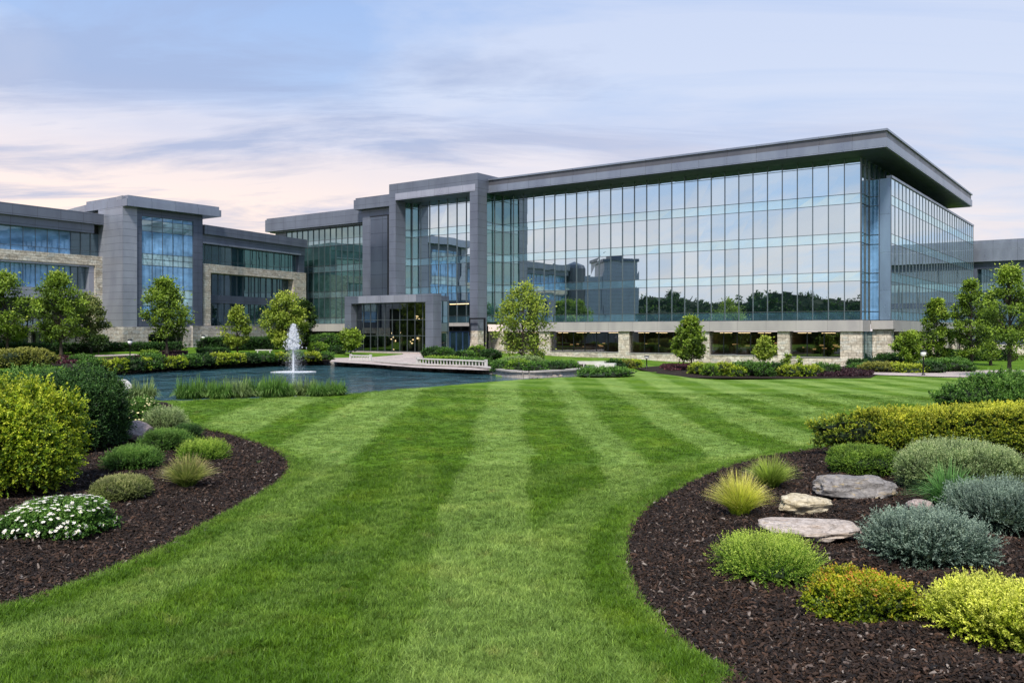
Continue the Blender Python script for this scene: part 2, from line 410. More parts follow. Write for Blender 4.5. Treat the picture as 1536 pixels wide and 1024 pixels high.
# roof
mb = MB(); mb.box(MF, S0-.5, 3, 19.9, 20.74, 3, -43.8); mb.build('fascia', M['fascia'], main)
mb = MB(); mb.box(MF, S0-.5, 2.9, 20.75, 21.36, 2.9, -43.5); mb.build('roof', M['fascia_dark'], main)
mb = MB(); mb.box(MF, S0-.5, 3.06, 21.37, 21.55, 3.06, -43.7); mb.build('roof_cap', M['fascia'], main)
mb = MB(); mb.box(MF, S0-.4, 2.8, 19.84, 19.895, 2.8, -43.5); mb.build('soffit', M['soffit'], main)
# concrete band and stone base
mb = MB()
mb.box(MF, S0+.1, .25, 3.43, 4.46, .28, -2.5)
mb.box(MF, .26, 2.3, 3.63, 4.44, -2.6, -3.6)
mb.box(SF, .33, 48.3, 3.43, 4.46, -.6, .28)
mb.build('concrete_band', M['concrete'], main)
wins = [(736,811,5),(827.5,930,6),(946,1055,5),(1066,1168,5),(1186,1262,3)]
wo = -.35
st = MB(); edges = [S0+.1]
wz0 = [1.15,1.1,1.05,1.0,.92]
for k, (x0, x1, n) in enumerate(wins):
    a0, a1 = MF.S(x0, wo), MF.S(x1, wo)
    clear_window(main, MF, a0, a1, wz0[k], 3.36, wo, n, lit=(a1-a0 > 4)*9, seedv=k+1)
    edges += [a0, a1]
    st.box(MF, a0, a1, -.5, wz0[k]-.06, 0, -1.2)
edges.append(.12)
for k in range(0, len(edges), 2): st.box(MF, edges[k], edges[k+1], -.5, 3.42, .03, -1.2)
# corner: recessed door bay then stone
st.box(Fr(MF.P(.12,0), (.5862,.8102)), 1.4, 9, -.5, 3.42, -.4, -1.2)
st.box(MF, .3, 2.02, -.5, 3.62, -3.05, -4.2); st.box(SF, 0, 1.1, -.5, 3.42, -1.3, -.02)
a = 3.6
while a < 47: st.box(SF, a, a+1.6, -.5, 3.42, -1.3, -.05); a += 6.2
st.box(SF, 1.2, 48, -.5, .8, -1.2, -.1)
st.build('stone_wall', M['stone'], main)
sl = MB()
for k in range(5): sl.box(MF, edges[1+2*k], edges[2+2*k], wz0[k]-.055, wz0[k]+.0, .06, -.4)
sl.build('window_sill', M['concrete'], main)
a = 1.2
for k in range(8):
    e1 = 3.55 if k == 0 else a+4.55
    clear_window(main, SF, a+(.0 if k else 0), e1, .86, 3.4, -.5, 2 if k == 0 else 3, lit=0, room='room_dark', strips=False, seedv=40+k, shell=(k < 3)); a = e1+1.65
mb = MB(); mb.box(SF, 1.0, 48, 0, 3.4, -7.2, -7); mb.build('inner_wall', M['room_dark'], main)
box_part('door', M['glass_dark'], main, MF, 0.14, .28, 0, 3.4, -3.0, -.4)
# ---- portal frame
PO = 5.1; GO = 2.0; zt = 22.0; GL = -56.05
mb = MB()
rl = MF.S(704.7, PO)
mb.box(MF, rl, S0, 3.5, 19.86, PO, PO-1.75)          # right leg
mb.box(MF, GL, MF.S(593.4, PO), 0, 19.86, PO, PO-1.8)    # left leg
mb.box(MF, GL, S0, 19.87, zt, PO, -9)
mb.build('portal_frame', M['panel'], main)
box_part('portal_strip', M['light_strip'], main, MF, MF.S(593.4,PO)-.02, S0-.35, 19.9, 20.72, PO-.1, PO+.05)
box_part('stone_pier', M['stone'], main, MF, rl+.03, S0-.03, .2, 3.49, PO-.03, PO-1.7)
li = MF.S(593.4, PO)
RG = Fr(MF.P(S0-.1, PO-1.76), (.5862,.8102)); 
curtain(main, RG, lin(0,3.3,2), ROWS, 0, spans=SPN, vis='glass_green', span='spandrel_dark')
LG = Fr(MF.P(li-.1, PO-1.81), (.5862,.8102))
curtain(main, LG, lin(0,1.3,1), ROWS, 0, spans=SPN, vis='glass_green', span='spandrel_dark')
curtain(main, MF, lin(li+.0, rl-.02, 8), ROWS, GO, spans=SPN, vis='glass', span='spandrel')
mb = MB(); mb.box(MF, GL+.1, li-.15, 0, 19.8, PO-1.82, 0); mb.box(MF, rl+.1, S0-.15, 4.5, 19.8, PO-1.77, .5); mb.build('portal_wall', M['mullion_dark'], main)
# entrance wall inside the portal
mb = MB(); mb.box(MF, li, rl, 4.05, 4.46, GO+.1, GO-.4); mb.build('entrance_lintel', M['concrete'], main)
clear_window(main, MF, MF.S(667,GO), MF.S(704,GO), 3.45, 4.04, GO, 3, name='transom_window', lit=0, shell=False, room='room_dark')
eb = MB(); eb.box(MF, MF.S(655,GO), MF.S(664,GO), .3, 4.04, GO+.05, GO-.4); eb.build('stone_pier', M['stone'], main); eb = MB()
eb.box(MF, MF.S(727,0), MF.S(735.5,0), .3, 3.42, .2, -.1)
eb.build('stone_pier', M['stone'], main)
dr = MB(); a0 = MF.S(665,GO); a1 = MF.S(703,GO); ds = lin(a0, a1, 4)
for a in ds: dr.box(MF, a-.07, a+.07, .6, 3.44, GO-.2, GO-.04)
dr.box(MF, a0, a1, 3.3, 3.43, GO-.19, GO-.05)
d = dr.build('entrance_door', M['blue_frame'], main)
g = MB(); g.quad([(*MF.P(a0,GO-.12),.6),(*MF.P(a1,GO-.12),.6),(*MF.P(a1,GO-.12),3.4),(*MF.P(a0,GO-.12),3.4)], [(0,0)]*4); g.build('pane', M['glass_dark'], d)
mb = MB(); mb.box(MF, li, rl, .3, 4.05, GO-.45, GO-.5); mb.build('inner_wall', M['room_dark'], main)
# ---- link tower left of the portal
l0 = MF.S(543.8, 2.2)
mb = MB(); mb.box(MF, l0, GL-.02, 0, 19.68, 2.2, -10); mb.build('link_wall', M['panel'], main)
a0, a1 = MF.S(556,2.2), MF.S(581.5,2.2)
mb = MB(); mb.box(MF, a0, a1, 7.3, 18.6, 2.2, 2.24); mb.build('dark_panel', panel_mat('dark_glass_panel', (.10,.125,.17), 6, 1.82, rough=.18, metal=.5, joint=.02), main)
mb = MB(); mb.box(MF, a1, a1+.22, 7.3, 18.75, 2.2, 2.28); mb.box(MF, a0-.05, a1+.2, 18.61, 18.75, 2.2, 2.27); mb.build('panel_trim', M['mullion_dark'], main)
mb = MB(); mb.box(MF, -64.6, GL-.02, 19.7, 21.0, 3.0, -12); mb.box(MF, -64.4, GL-.02, 21.01, 21.25, 2.85, -11.8); mb.build('link_roof', M['panel'], main)
# ---- left wing
w0 = MF.S(430, .4); w1 = l0-.02; wl = MF.S(414, .4)
WR = [[4.5,5.34,8.17],[8.17,9.05,11.82],[11.82,12.73,15.5],[15.5,16.4,17.95]]
curtain(main, MF, lin(w0, w1, 15), WR, .4, spans=SPN, vis='glass_green', span='spandrel_dark')
mb = MB(); mb.box(MF, wl, w0, 0, 18.1, .5, -14); mb.box(MF, w0, w1, 17.97, 18.15, .5, 0); mb.build('wing_wall', M['panel'], main)
mb = MB(); mb.box(MF, wl-1.0, l0+.1, 18.2, 19.95, 1.6, -15); mb.box(MF, wl-.8, l0+.1, 19.96, 20.15, 1.5, -15); mb.box(MF, wl-.5, l0+.1, 18.02, 18.19, 1.1, -15); mb.build('wing_roof', M['panel'], main)
mb = MB(); mb.box(MF, wl, w1, 3.43, 4.46, .9, 0); mb.build('concrete_band', M['concrete'], main)
mb = MB(); mb.box(MF, w0, w1, 0, 17.9, .3, -12); mb.build('wing_core', M['room_dark'], main)
# ---- entrance pavilion (canopy)
CO = 12.2; c0 = -56.6; c1 = -42.5; ct = 7.6
li2 = MF.S(526.6, CO); ri2 = MF.S(638, CO)
mb = MB(); mb.box(MF, c0, li2, .3, 6.7, CO, CO-1.4); mb.box(MF, ri2, c1, .3, 6.7, CO, CO-1.4); mb.box(MF, c0, c1, 6.71, ct, CO, CO-1.4)
mb.build('pavilion_frame', M['panel'], main)
box_part('pavilion_strip', M['light_strip'], main, MF, MF.S(538,CO), MF.S(624,CO), 6.74, ct-.03, CO-.1, CO+.05)
mb = MB(); mb.box(MF, c0+.1, c1-.4, 6.9, 7.45, CO-1.41, CO-3.2); mb.box(MF, c0+.1, c1-6, 6.9, 7.4, CO-3.2, PO+.01); mb.build('pavilion_roof', M['panel_dark'], main)
clear_window(main, MF, li2, ri2, 1.05, 6.7, CO-.9, 10, depth=2.6, lit=0, hz=(2.9,4.75), room='room_dark', strips=False, name='pavilion_window', mull='mullion', seedv=77)
PS = Fr(MF.P(c1-.45, CO-1.41), (.5862,.8102))
curtain(main, PS, lin(0,1.7,1), [[1.0,3.4,6.85]], 0, vis='glass_dark', span='glass_dark')
mb = MB(); mb.box(MF, li2, ri2, .2, 1.03, CO-.15, CO-1.3); mb.build('pavilion_plinth', M['paving'], main)
rr = random.Random(3); e = MB()
for k in range(12):
    a = li2+rr.uniform(.66,.97)*(ri2-li2); q = CO-rr.uniform(1.6,3.0); z = rr.uniform(4.6,5.2)
    box_part('chandelier', M['warm'], main, MF, a, a+.10, z, z+.09, q-.1, q)
for k in range(15):
    a = li2+rr.uniform(.3,.99)*(ri2-li2); q = CO-rr.uniform(1.4,3.2); z = rr.choice([1.5,1.9,2.4,2.9])+rr.uniform(-.3,.3)
    box_part('lobby_lamp', M['warm'], main, MF, a, a+rr.uniform(.06,.2), z, z+rr.uniform(.08,.22), q-.1, q)
for k in range(7):   # guests' chairs, planters and screens inside the lobby
    e = MB(); a = li2+(.1+.12*k)*(ri2-li2); e.box(MF, a, a+.35, 1.06, 2.4+.3*(k % 2), CO-2.9-.1*(k % 3), CO-2.7); e.box(MF, a+.05, a+.3, 2.5+.3*(k % 2), 2.8+.3*(k % 2), CO-2.95, CO-2.75); e.build('lobby_screen', M['curtain'], main)
e = MB(); e.box(MF, MF.S(675,GO), MF.S(703,GO), 6.75, 6.83, GO+.01, GO+.05); e.build('light_bar', M['warm'], main)
rel(main)

# ------------------------------------------------------------------ left office building
T0 = (-43.33,98.0)
TF = Fr(T0, (.59,.807)); TLo = np.array([-55.3,109.6]); TL = Fr(TLo, np.array(T0)-TLo)
tw = empty('stone_office_building', (-46,104,1.5), 'grey metal and cream stone office building with corner tower, left of the pond', 'office building')
LT = np.linalg.norm(np.array(T0)-TLo); e304 = TF.S(304)
mb = MB(); mb.box(TL, 0, LT-.02, 0, 17.3, 0, -.5); mb.build('tower_side', M['panel_dark'], tw)
mb = MB(); mb.box(TL, 0, LT-.02, 17.31, 18.5, .02, -.5); mb.build('tower_side_top', M['panel_fine'], tw)
a1 = TF.S(204.5); a2 = TF.S(213); a3 = TF.S(290)
zs = TF.Z(183,490)
mb = MB(); mb.box(TF, 0, a1, zs, 17.3, .15, -5); mb.build('tower_pier', M['panel_fine'], tw)
mb = MB(); mb.box(TF, a1, a2, zs, 17.3, 0, -5); mb.box(TF, a3, e304, zs, 17.3, 0, -8); mb.box(TF, a2, a3, 16.5, 17.3, 0, -5); mb.box(TF, a2, a3, zs, TF.Z(250,481), 0, -5)
mb.build('tower_wall', M['panel_dark'], tw)
e332 = TF.S(332,1.0)
mb = MB(); mb.box(TF, -.02, e332, 17.31, 18.1, 1.0, -8); mb.box(TF, .2, e332-.2, 18.11, 18.5, .85, -8); mb.build('tower_roof', M['fascia'], tw)
Zt = lambda y: TF.Z(245, y)
tr = [[Zt(480),Zt(452),Zt(433)],[Zt(433),Zt(399),Zt(384)],[Zt(384),Zt(352),Zt(336)],[Zt(336),16.5]]
curtain(tw, TF, lin(a2, a3, 5), [[Zt(480),Zt(459),Zt(447),Zt(434)],[Zt(434),Zt(399),Zt(390),Zt(382)],[Zt(382),Zt(349),Zt(341),Zt(333),16.5]], -.15, depth=.05, spans=(round(Zt(459),2),round(Zt(447),2),round(Zt(399),2),round(Zt(390),2),round(Zt(349),2),round(Zt(341),2)), vis='glass_sky', span='spandrel_pale', name='tower_window')
st = MB(); b0 = TF.S(220.6); b1 = TF.S(274.6); 
st.box(TF, 0, b0, .5, zs-.01, .25, -4); st.box(TF, b1, e304+2.5, .5, zs-.01, .25, -4); st.box(TF, b0, b1, TF.Z(250,501), zs-.01, .24, -4); st.build('stone_base', M['stone_rough'], tw)
clear_window(tw, TF, b0, b1, 1.3, TF.Z(250,501.3), -.6, 3, room='room_dark', lit=2, strips=False, seedv=31, name='garage_window')
# left wing of it
LF = Fr((-53.0,91.3), (.526,.85)); LF = Fr(LF.P(-20), (.526,.85))
L0 = 0; r138 = LF.S(138); r152 = LF.S(152); r158 = LF.S(158); lz = lambda px, py: LF.Z(px, py)
zz = dict(top=16.7, w3t=lz(76,344), w3b=lz(76,379), sb=lz(76,394.5), w2b=lz(76,431.5), gb=lz(76,448))
mb = MB(); mb.box(LF, 0, r152, zz['w3t']+1.0, 16.7, .9, -14); mb.box(LF, 0, r152-1.2, zz['w3t'], zz['w3t']+.99, .5, -14); mb.build('wing_parapet', M['panel'], tw)
curtain(tw, LF, lin(0, LF.S(108), 21), [[zz['w3b'], zz['w3b']+.55, zz['w3t']]], -.3, vis='glass_sky', span='glass_sky', depth=.05)
curtain(tw, LF, lin(LF.S(108), r152, 3), [[zz['w3b'], zz['w3b']+.55, zz['w3t']]], -.3, vis='glass_dark', span='glass_dark')
mb = MB(); mb.box(LF, 0, r158, zz['sb'], zz['w3b']-.05, .6, -3); mb.box(LF, r138, r158, 0, zz['sb'], .6, -3); mb.build('stone_wall', M['stone'], tw)
mb = MB(); r130 = LF.S(130); mb.box(LF, r130, r138, zz['gb'], zz['sb']-.02, .45, -3); mb.box(LF, 0, r130, zz['sb']-.2, zz['sb']-.02, .45, -1); mb.build('window_surround', M['light_strip'], tw)
curtain(tw, LF, lin(0, LF.S(108), 21), [[zz['w2b'], zz['sb']-.2]], -.3, vis='glass_sky', span='glass_sky', depth=.05)
curtain(tw, LF, lin(LF.S(108), r130, 2), [[zz['w2b'], zz['sb']-.2]], -.3, vis='glass_dark', span='glass_dark')
mb = MB(); mb.box(LF, 0, r130, zz['gb'], zz['w2b']-.03, .2, -1.2); mb.build('metal_band', M['panel_fine'], tw)
clear_window(tw, LF, 0, r138, 1.7, zz['gb'], -.9, 22, hz=(3.6,), room='room_dark', lit=5, strips=False, seedv=91, name='ground_window')
mb = MB()
rr = random.Random(8)
for k in range(16):
    a = 6+k*1.7; mb.box(LF, a, a+rr.uniform(.5,1.3), 1.8, 3.5, -1.6, -1.5)
mb.build('curtain', M['curtain'], tw)
mb = MB(); mb.box(LF, 0, r158-.1, 4.8, 16, -.4, -13.5); mb.build('wing_core', M['room_dark'], tw)
# middle wing of it
MW = Fr(((304-768)/F*107.3, 107.3), ((-29.6+37.63), (124.6-107.3)))
m0 = -.5; m1 = MW.S(454); mz = lambda px, py: MW.Z(px, py)
q = dict(w3t=mz(375,374), w3b=mz(375,402), sb=mz(375,414.5), w2b=mz(375,445.3), gb=mz(375,456.5), w1b=mz(375,489))
mb = MB(); mb.box(MW, m0, m1, q['w3t']+1.1, 16.3, .8, -9); mb.box(MW, m0, m1, q['w3t'], q['w3t']+1.09, .45, -9); mb.build('wing_parapet', M['panel'], tw)
box_part('parapet_strip', M['light_strip'], tw, MW, m0, MW.S(447), q['w3t']-.02, q['w3t']+.18, .4, .55)
a = MW.S(446)
curtain(tw, MW, lin(m0, a, 16), [[q['w3b'], q['w3b']+.5, q['w3t']]], -.3, vis='glass_green', span='glass_green', depth=.05)
mb = MB(); mb.box(MW, a, m1, q['w3b'], q['w3t'], .3, -3); mb.build('end_panel', M['panel_dark'], tw)
b0 = MW.S(310.6); b1 = MW.S(435)
mb = MB(); mb.box(MW, m0, m1, q['sb'], q['w3b']-.04, .6, -3); mb.box(MW, m0, b0, q['w1b'], q['sb'], .6, -3); mb.box(MW, b1, m1, 0, q['sb'], .6, -3); mb.build('stone_wall', M['stone'], tw)
curtain(tw, MW, lin(b0, b1, 14), [[q['w2b'], q['sb']-.03]], -.4, vis='glass_dark', span='glass_dark')
curtain(tw, MW, lin(b0, b1, 14), [[q['w1b'], q['gb']]], -.4, vis='glass_dark', span='glass_dark')
mb = MB(); mb.box(MW, b0, b1, q['gb'], q['w2b'], .1, -1); mb.build('metal_band', M['panel_dark'], tw)
mb = MB(); mb.box(MW, m0-2, b1, .5, q['w1b']-.02, .9, -3); mb.build('stone_base', M['stone_rough'], tw)
mb = MB(); mb.box(MW, m0, m1-.3, 1, 16, -.5, -8.8); mb.build('wing_core', M['room_dark'], tw)
for c in tw.children: c.location = c.location-tw.location

# ------------------------------------------------------------------ building at the right edge
D = 127; RF = Fr(((1456-768)/F*D, D), U)
rb = empty('low_office_building', (*RF.P(15,-6), 0), 'low grey office building with flat fascia behind the trees at right edge', 'office building')
mb = MB(); mb.box(RF, 0, 40, 13.3, 15.9, 1.2, -15); mb.box(RF, 0, 40, 15.91, 16.3, 1.05, -15); mb.build('fascia', M['fascia'], rb)
mb = MB(); mb.box(RF, 0, 40, 12.3, 13.29, .5, -15); mb.box(RF, 0, .9, 0, 12.3, .5, -15); mb.box(RF, .9, 40, 0, 2.2, .5, -1); mb.box(RF, .9, 40, 6.8, 7.6, .3, -1); mb.build('wall', M['panel_dark'], rb)
curtain(rb, RF, lin(.9, 40, 15), [[7.6,9.2,10.4,12.3]], 0, vis='glass_dark', span='spandrel_dark', spans=(9.2,))
curtain(rb, RF, lin(.9, 40, 15), [[2.2,6.8]], 0, vis='glass_dark', span='spandrel_dark')
mb = MB(); mb.box(RF, .5, 40, .2, 1.6, 4, 3); mb.build('plinth', M['stone'], rb)
mb = MB(); mb.box(RF, .95, 39.9, 0, 12.2, -.1, -14); mb.build('core', M['room_dark'], rb)
for c in rb.children: c.location = c.location-rb.location
# ------------------------------------------------------------------ ground, pond, beds
def lst(*a): return np.array(a)
def axis(fine0, fine1, step, far):
    c = list(np.arange(fine0, fine1+1e-6, step))
    lo = []; d = step*2; v = fine0
    while v > -far: v -= d; d *= 1.6; lo.append(v)
    hi = []; d = step*2; v = fine1
    while v < far: v += d; d *= 1.6; hi.append(v)
    return np.array(lo[::-1]+c+hi)
def box_s(v, a, b, w): return smst((v-a)/w+.5)*smst((b-v)/w+.5)
BANDS = [(-21,-18.6),(-16.3,-13.9),(-10.9,-8.5),(-6.9,-4.35),(-1.2,.42),(2.15,3.35),(5.2,6.7),(8.2,9.9),(11.4,13.1),(14.7,16.5),(18.1,19.8),(21.4,23.1),(24.7,26.4),(28,29.8),(31.5,33),(35,36.5),(39,40.5)]
def stripe(x, y):
    """mowing sheen, painted as paleness of the turf at a point: mower lanes, cross lanes and the lap round the beds"""
    x = np.asarray(x, float); y = np.asarray(y, float)
    xs = x+.12*np.sin(y*.45)+.06*np.sin(y*1.7+x)
    s = np.zeros(x.shape)
    for a, b in BANDS: s = np.maximum(s, box_s(xs, a, b, .16))
    fade = np.where(np.abs(x) < 1.6, 1, smst((y-11)/9))
    s = s*fade
    xa = (x*.22+y)
    cr = .5+.5*np.tanh(2.2*np.sin(xa*2*math.pi/4.4)); far = smst((y-24)/18)
    s = s*(1-.35*far)+cr*.38*far
    for bed in (LBED, RBED):
        sd = -sdist(bed, x, y).reshape(x.shape)
        lap = box_s(sd, .55, 1.5, .35)*.6; lap2 = box_s(sd, 2.6, 3.4, .3)*.3
        near = box_s(sd, -1, .5, .3)
        s = s*(1-near*.7); s = np.maximum(s, np.maximum(lap, lap2)*smst((30-y)/12))
    return s
def lawn_colour(nt, sfac, blade=False):
    p = pos(nt)
    n1 = noise(nt, p, .55, 5, .6); n2 = noise(nt, p, 4.0, 4, .7); n3 = noise(nt, p, 26, 3, .7)
    dk = ramp(nt, n1, [(.3, (.056,.140,.006)), (.55, (.098,.205,.010)), (.75, (.155,.250,.016))]).outputs[0]
    lt = ramp(nt, n1, [(.3, (.160,.275,.060)), (.55, (.235,.365,.090)), (.75, (.30,.40,.11))]).outputs[0]
    f = math_(nt, 'ADD', sfac, math_(nt, 'MULTIPLY', math_(nt, 'SUBTRACT', n2, .5), .55), True)
    c = mixc(nt, f, dk, lt)  # sheen of the mown lanes is mixed into turf and blade colour
    c = mixc(nt, 1.0, c, ramp(nt, n2, [(.25, (.62,.66,.6)), (.7, (1.15,1.1,1.05))]).outputs[0], 'MULTIPLY')
    n4 = noise(nt, p, 1.7, 5, .65)
    c = mixc(nt, ramp(nt, n4, [(.60, (0,0,0)), (.74, (.42,.42,.42))]).outputs[0], c, (.30,.27,.09))
    return c, n3
m, nt, out = mat('lawn_turf')
a = N(nt, 'ShaderNodeAttribute', attribute_name='tint')
c, n3 = lawn_colour(nt, a.outputs['Fac'])
c = mixc(nt, 1.0, c, ramp(nt, n3, [(.3, (.55,.55,.5)), (.62, (1.05,1.05,1))]).outputs[0], 'MULTIPLY')
prin(nt, out, c, .9, 0, .1, bump(nt, n3, .7, .04)); M['lawn'] = m
def grass_mat():
    m, nt, out = mat('grass_blade')
    a = N(nt, 'ShaderNodeAttribute', attribute_name='stripe', attribute_type='INSTANCER')
    c, n3 = lawn_colour(nt, a.outputs['Fac'])
    t = N(nt, 'ShaderNodeAttribute', attribute_name='tint')
    oi = N(nt, 'ShaderNodeObjectInfo')
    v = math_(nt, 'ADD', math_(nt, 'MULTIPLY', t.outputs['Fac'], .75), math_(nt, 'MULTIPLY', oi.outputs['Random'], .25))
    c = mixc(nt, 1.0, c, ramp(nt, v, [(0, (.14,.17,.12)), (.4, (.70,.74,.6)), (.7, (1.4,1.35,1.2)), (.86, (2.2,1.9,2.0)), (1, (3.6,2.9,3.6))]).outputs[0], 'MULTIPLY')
    p = prin(nt, None, c, .5, 0, .3)
    tr = N(nt, 'ShaderNodeBsdfTranslucent'); L(nt, c, tr.inputs[0])
    mx = N(nt, 'ShaderNodeMixShader'); mx.inputs[0].default_value = .3
    L(nt, p.outputs[0], mx.inputs[1]); L(nt, tr.outputs[0], mx.inputs[2]); L(nt, mx.outputs[0], out.inputs[0])
    return m
M['blade'] = grass_mat()
xs = axis(-46, 46, .33, 3000); ys = axis(3, 106, .33, 3000)
XX, YY = np.meshgrid(xs, ys); ZZ = hgt(XX, YY)
nx, ny = len(xs), len(ys)
idx = np.arange(nx*ny).reshape(ny, nx)
Fq = np.stack([idx[:-1,:-1], idx[:-1,1:], idx[1:,1:], idx[1:,:-1]], -1).reshape(-1, 4)
ST = stripe(XX, YY)
ST = np.where(YY > 66, ST*.3, ST)
g = np_mesh('lawn', np.stack([XX, YY, ZZ], -1), Fq, M['lawn'], tint=ST.ravel(), smooth=True); tag(g, kind='structure')

def poly_fill(poly, step, zf, name, m, parent=None, zoff=0.0, uvs=True, smooth=True, jitter=0.0):
    P = [Vector(p[:2]) for p in poly]; n = len(P)
    x0 = min(p.x for p in P); x1 = max(p.x for p in P); y0 = min(p.y for p in P); y1 = max(p.y for p in P)
    gx, gy = np.meshgrid(np.arange(x0, x1, step), np.arange(y0, y1, step)); gx = gx.ravel(); gy = gy.ravel()
    k = sdist(poly, gx, gy) > step*.55
    V = P+[Vector((a, b)) for a, b in zip(gx[k], gy[k])]
    v2, e2, f2, _, _, _ = geometry.delaunay_2d_cdt(V, [(i, (i+1) % n) for i in range(n)], [], 1, 1e-5)
    A = np.array([tuple(v) for v in v2]); z = zf(A[:,0], A[:,1])+zoff
    Fc = np.array([f for f in f2 if len(f) == 3])
    uv = A[Fc.ravel()]
    return np_mesh(name, np.column_stack([A, z]), Fc, m, parent=parent, smooth=smooth, uv=uv)

# pond water
m, nt, out = mat('pond_water')
p = pos(nt)
w1 = N(nt, 'ShaderNodeTexNoise'); w1.inputs['Scale'].default_value = 1.0; w1.inputs['Detail'].default_value = 5; w1.inputs['Roughness'].default_value = .62; L(nt, scaled(nt, p, (.85, .42, 1)), w1.inputs['Vector']); w1.inputs['Distortion'].default_value = .6
w2 = noise(nt, scaled(nt, p, (.25,.18,1)), 1.0, 3)
hh = math_(nt, 'ADD', w1.outputs[0], math_(nt, 'MULTIPLY', w2, .9))
depthc = ramp(nt, w2, [(.35, (.010,.042,.055)), (.7, (.035,.110,.130))]).outputs[0]
b = prin(nt, out, depthc, .07, 0, .5, bump(nt, hh, 1.0, 1.15)); b.inputs['IOR'].default_value = 1.33; b.inputs['Specular Tint'].default_value = (.72,.88,.95,1)
M['water'] = m
o = poly_fill(smooth_closed([(x*1.0, y) for x, y in POND[::3]], 2), 3.0, lambda x, y: np.full(x.shape, WZ), 'pond_water', M['water']); tag(o, kind='structure')

# mulch beds
m, nt, out = mat('bark_mulch')
p = pos(nt)
vo = N(nt, 'ShaderNodeTexVoronoi'); vo.inputs['Scale'].default_value = 28; vo.inputs['Randomness'].default_value = 1
wv = noise(nt, p, 8, 3); vv = N(nt, 'ShaderNodeVectorMath', operation='ADD'); L(nt, p, vv.inputs[0]); cx = N(nt, 'ShaderNodeCombineXYZ'); L(nt, math_(nt, 'MULTIPLY', wv, .08), cx.inputs[0]); L(nt, cx.outputs[0], vv.inputs[1]); L(nt, vv.outputs[0], vo.inputs['Vector'])
sp = N(nt, 'ShaderNodeSeparateColor'); L(nt, vo.outputs['Color'], sp.inputs[0])
c = ramp(nt, sp.outputs[0], [(0, (.008,.006,.006)), (.6, (.024,.015,.011)), (.93, (.048,.029,.020)), (1, (.12,.09,.08))]).outputs[0]
prin(nt, out, c, .9, 0, .2, bump(nt, math_(nt, 'SUBTRACT', 1.0, vo.outputs['Distance']), .9, .05)); M['mulch'] = m
def mound(bed, hi, w):
    def f(x, y):
        sd = sdist(bed, x, y); n = .03*np.sin(x*2.1+y*1.3)+.025*np.sin(x*4.3-y*3.1)+.02*np.sin(y*6.1)
        return hgt0(x, y)+.012+(hi+n)*smst(sd/w)
    return f
LM = mound(LBED, .10, 2.0); RM = mound(RBED, .12, 2.2)
def full_fill(bed, zf, nm):
    o = poly_fill(bed, .22, zf, nm, M['mulch']); tag(o, kind='structure'); return o
full_fill(LBED, LM, 'mulch_bed'); full_fill(RBED, RM, 'mulch_bed')
def zbed(x, y):
    for b, f in ((LBED, LM), (RBED, RM)):
        if sdist(b, [x], [y])[0] > 0: return float(f(np.array([x]), np.array([y]))[0])
    return float(hgt0(x, y))

# ---- scattered instances (turf blades, bark chips) via geometry nodes on point clouds
TPL = bpy.data.collections.new('turf_templates')
def scatter(name, pts, rot, scl, coll, extra, kind='stuff', label=None):
    n = len(pts)
    me = bpy.data.meshes.new(name); me.vertices.add(n); me.vertices.foreach_set('co', np.asarray(pts, np.float32).ravel())
    for nm, ty, arr, key in (('rot','FLOAT_VECTOR',rot,'vector'),('scl','FLOAT',scl,'value'),('stripe','FLOAT',extra,'value')):
        a = me.attributes.new(nm, ty, 'POINT'); a.data.foreach_set(key, np.asarray(arr, np.float32).ravel())
    o = link(bpy.data.objects.new(name, me)); tag(o, kind=kind)
    ng = bpy.data.node_groups.new(name+'_nodes', 'GeometryNodeTree')
    ng.interface.new_socket('Geometry', in_out='INPUT', socket_type='NodeSocketGeometry'); ng.interface.new_socket('Geometry', in_out='OUTPUT', socket_type='NodeSocketGeometry')
    gi = ng.nodes.new('NodeGroupInput'); go = ng.nodes.new('NodeGroupOutput')
    ip = ng.nodes.new('GeometryNodeInstanceOnPoints'); ci = ng.nodes.new('GeometryNodeCollectionInfo')
    ci.inputs['Collection'].default_value = coll; ci.inputs['Separate Children'].default_value = True; ci.inputs['Reset Children'].default_value = True
    ip.inputs['Pick Instance'].default_value = True
    r = ng.nodes.new('GeometryNodeInputNamedAttribute'); r.data_type = 'FLOAT_VECTOR'; r.inputs['Name'].default_value = 'rot'
    er = ng.nodes.new('FunctionNodeEulerToRotation'); ng.links.new(r.outputs[0], er.inputs[0])
    s = ng.nodes.new('GeometryNodeInputNamedAttribute'); s.data_type = 'FLOAT'; s.inputs['Name'].default_value = 'scl'
    ng.links.new(gi.outputs[0], ip.inputs['Points']); ng.links.new(ci.outputs[0], ip.inputs['Instance'])
    ng.links.new(er.outputs[0], ip.inputs['Rotation']); ng.links.new(s.outputs[0], ip.inputs['Scale']); ng.links.new(ip.outputs[0], go.inputs[0])
    md = o.modifiers.new('scatter', 'NODES'); md.node_group = ng
    return o
def template(coll, name, V, Fc, m, tint):
    o = np_mesh(name, V, Fc, m, tint=tint); COL.objects.unlink(o); coll.objects.link(o); return o
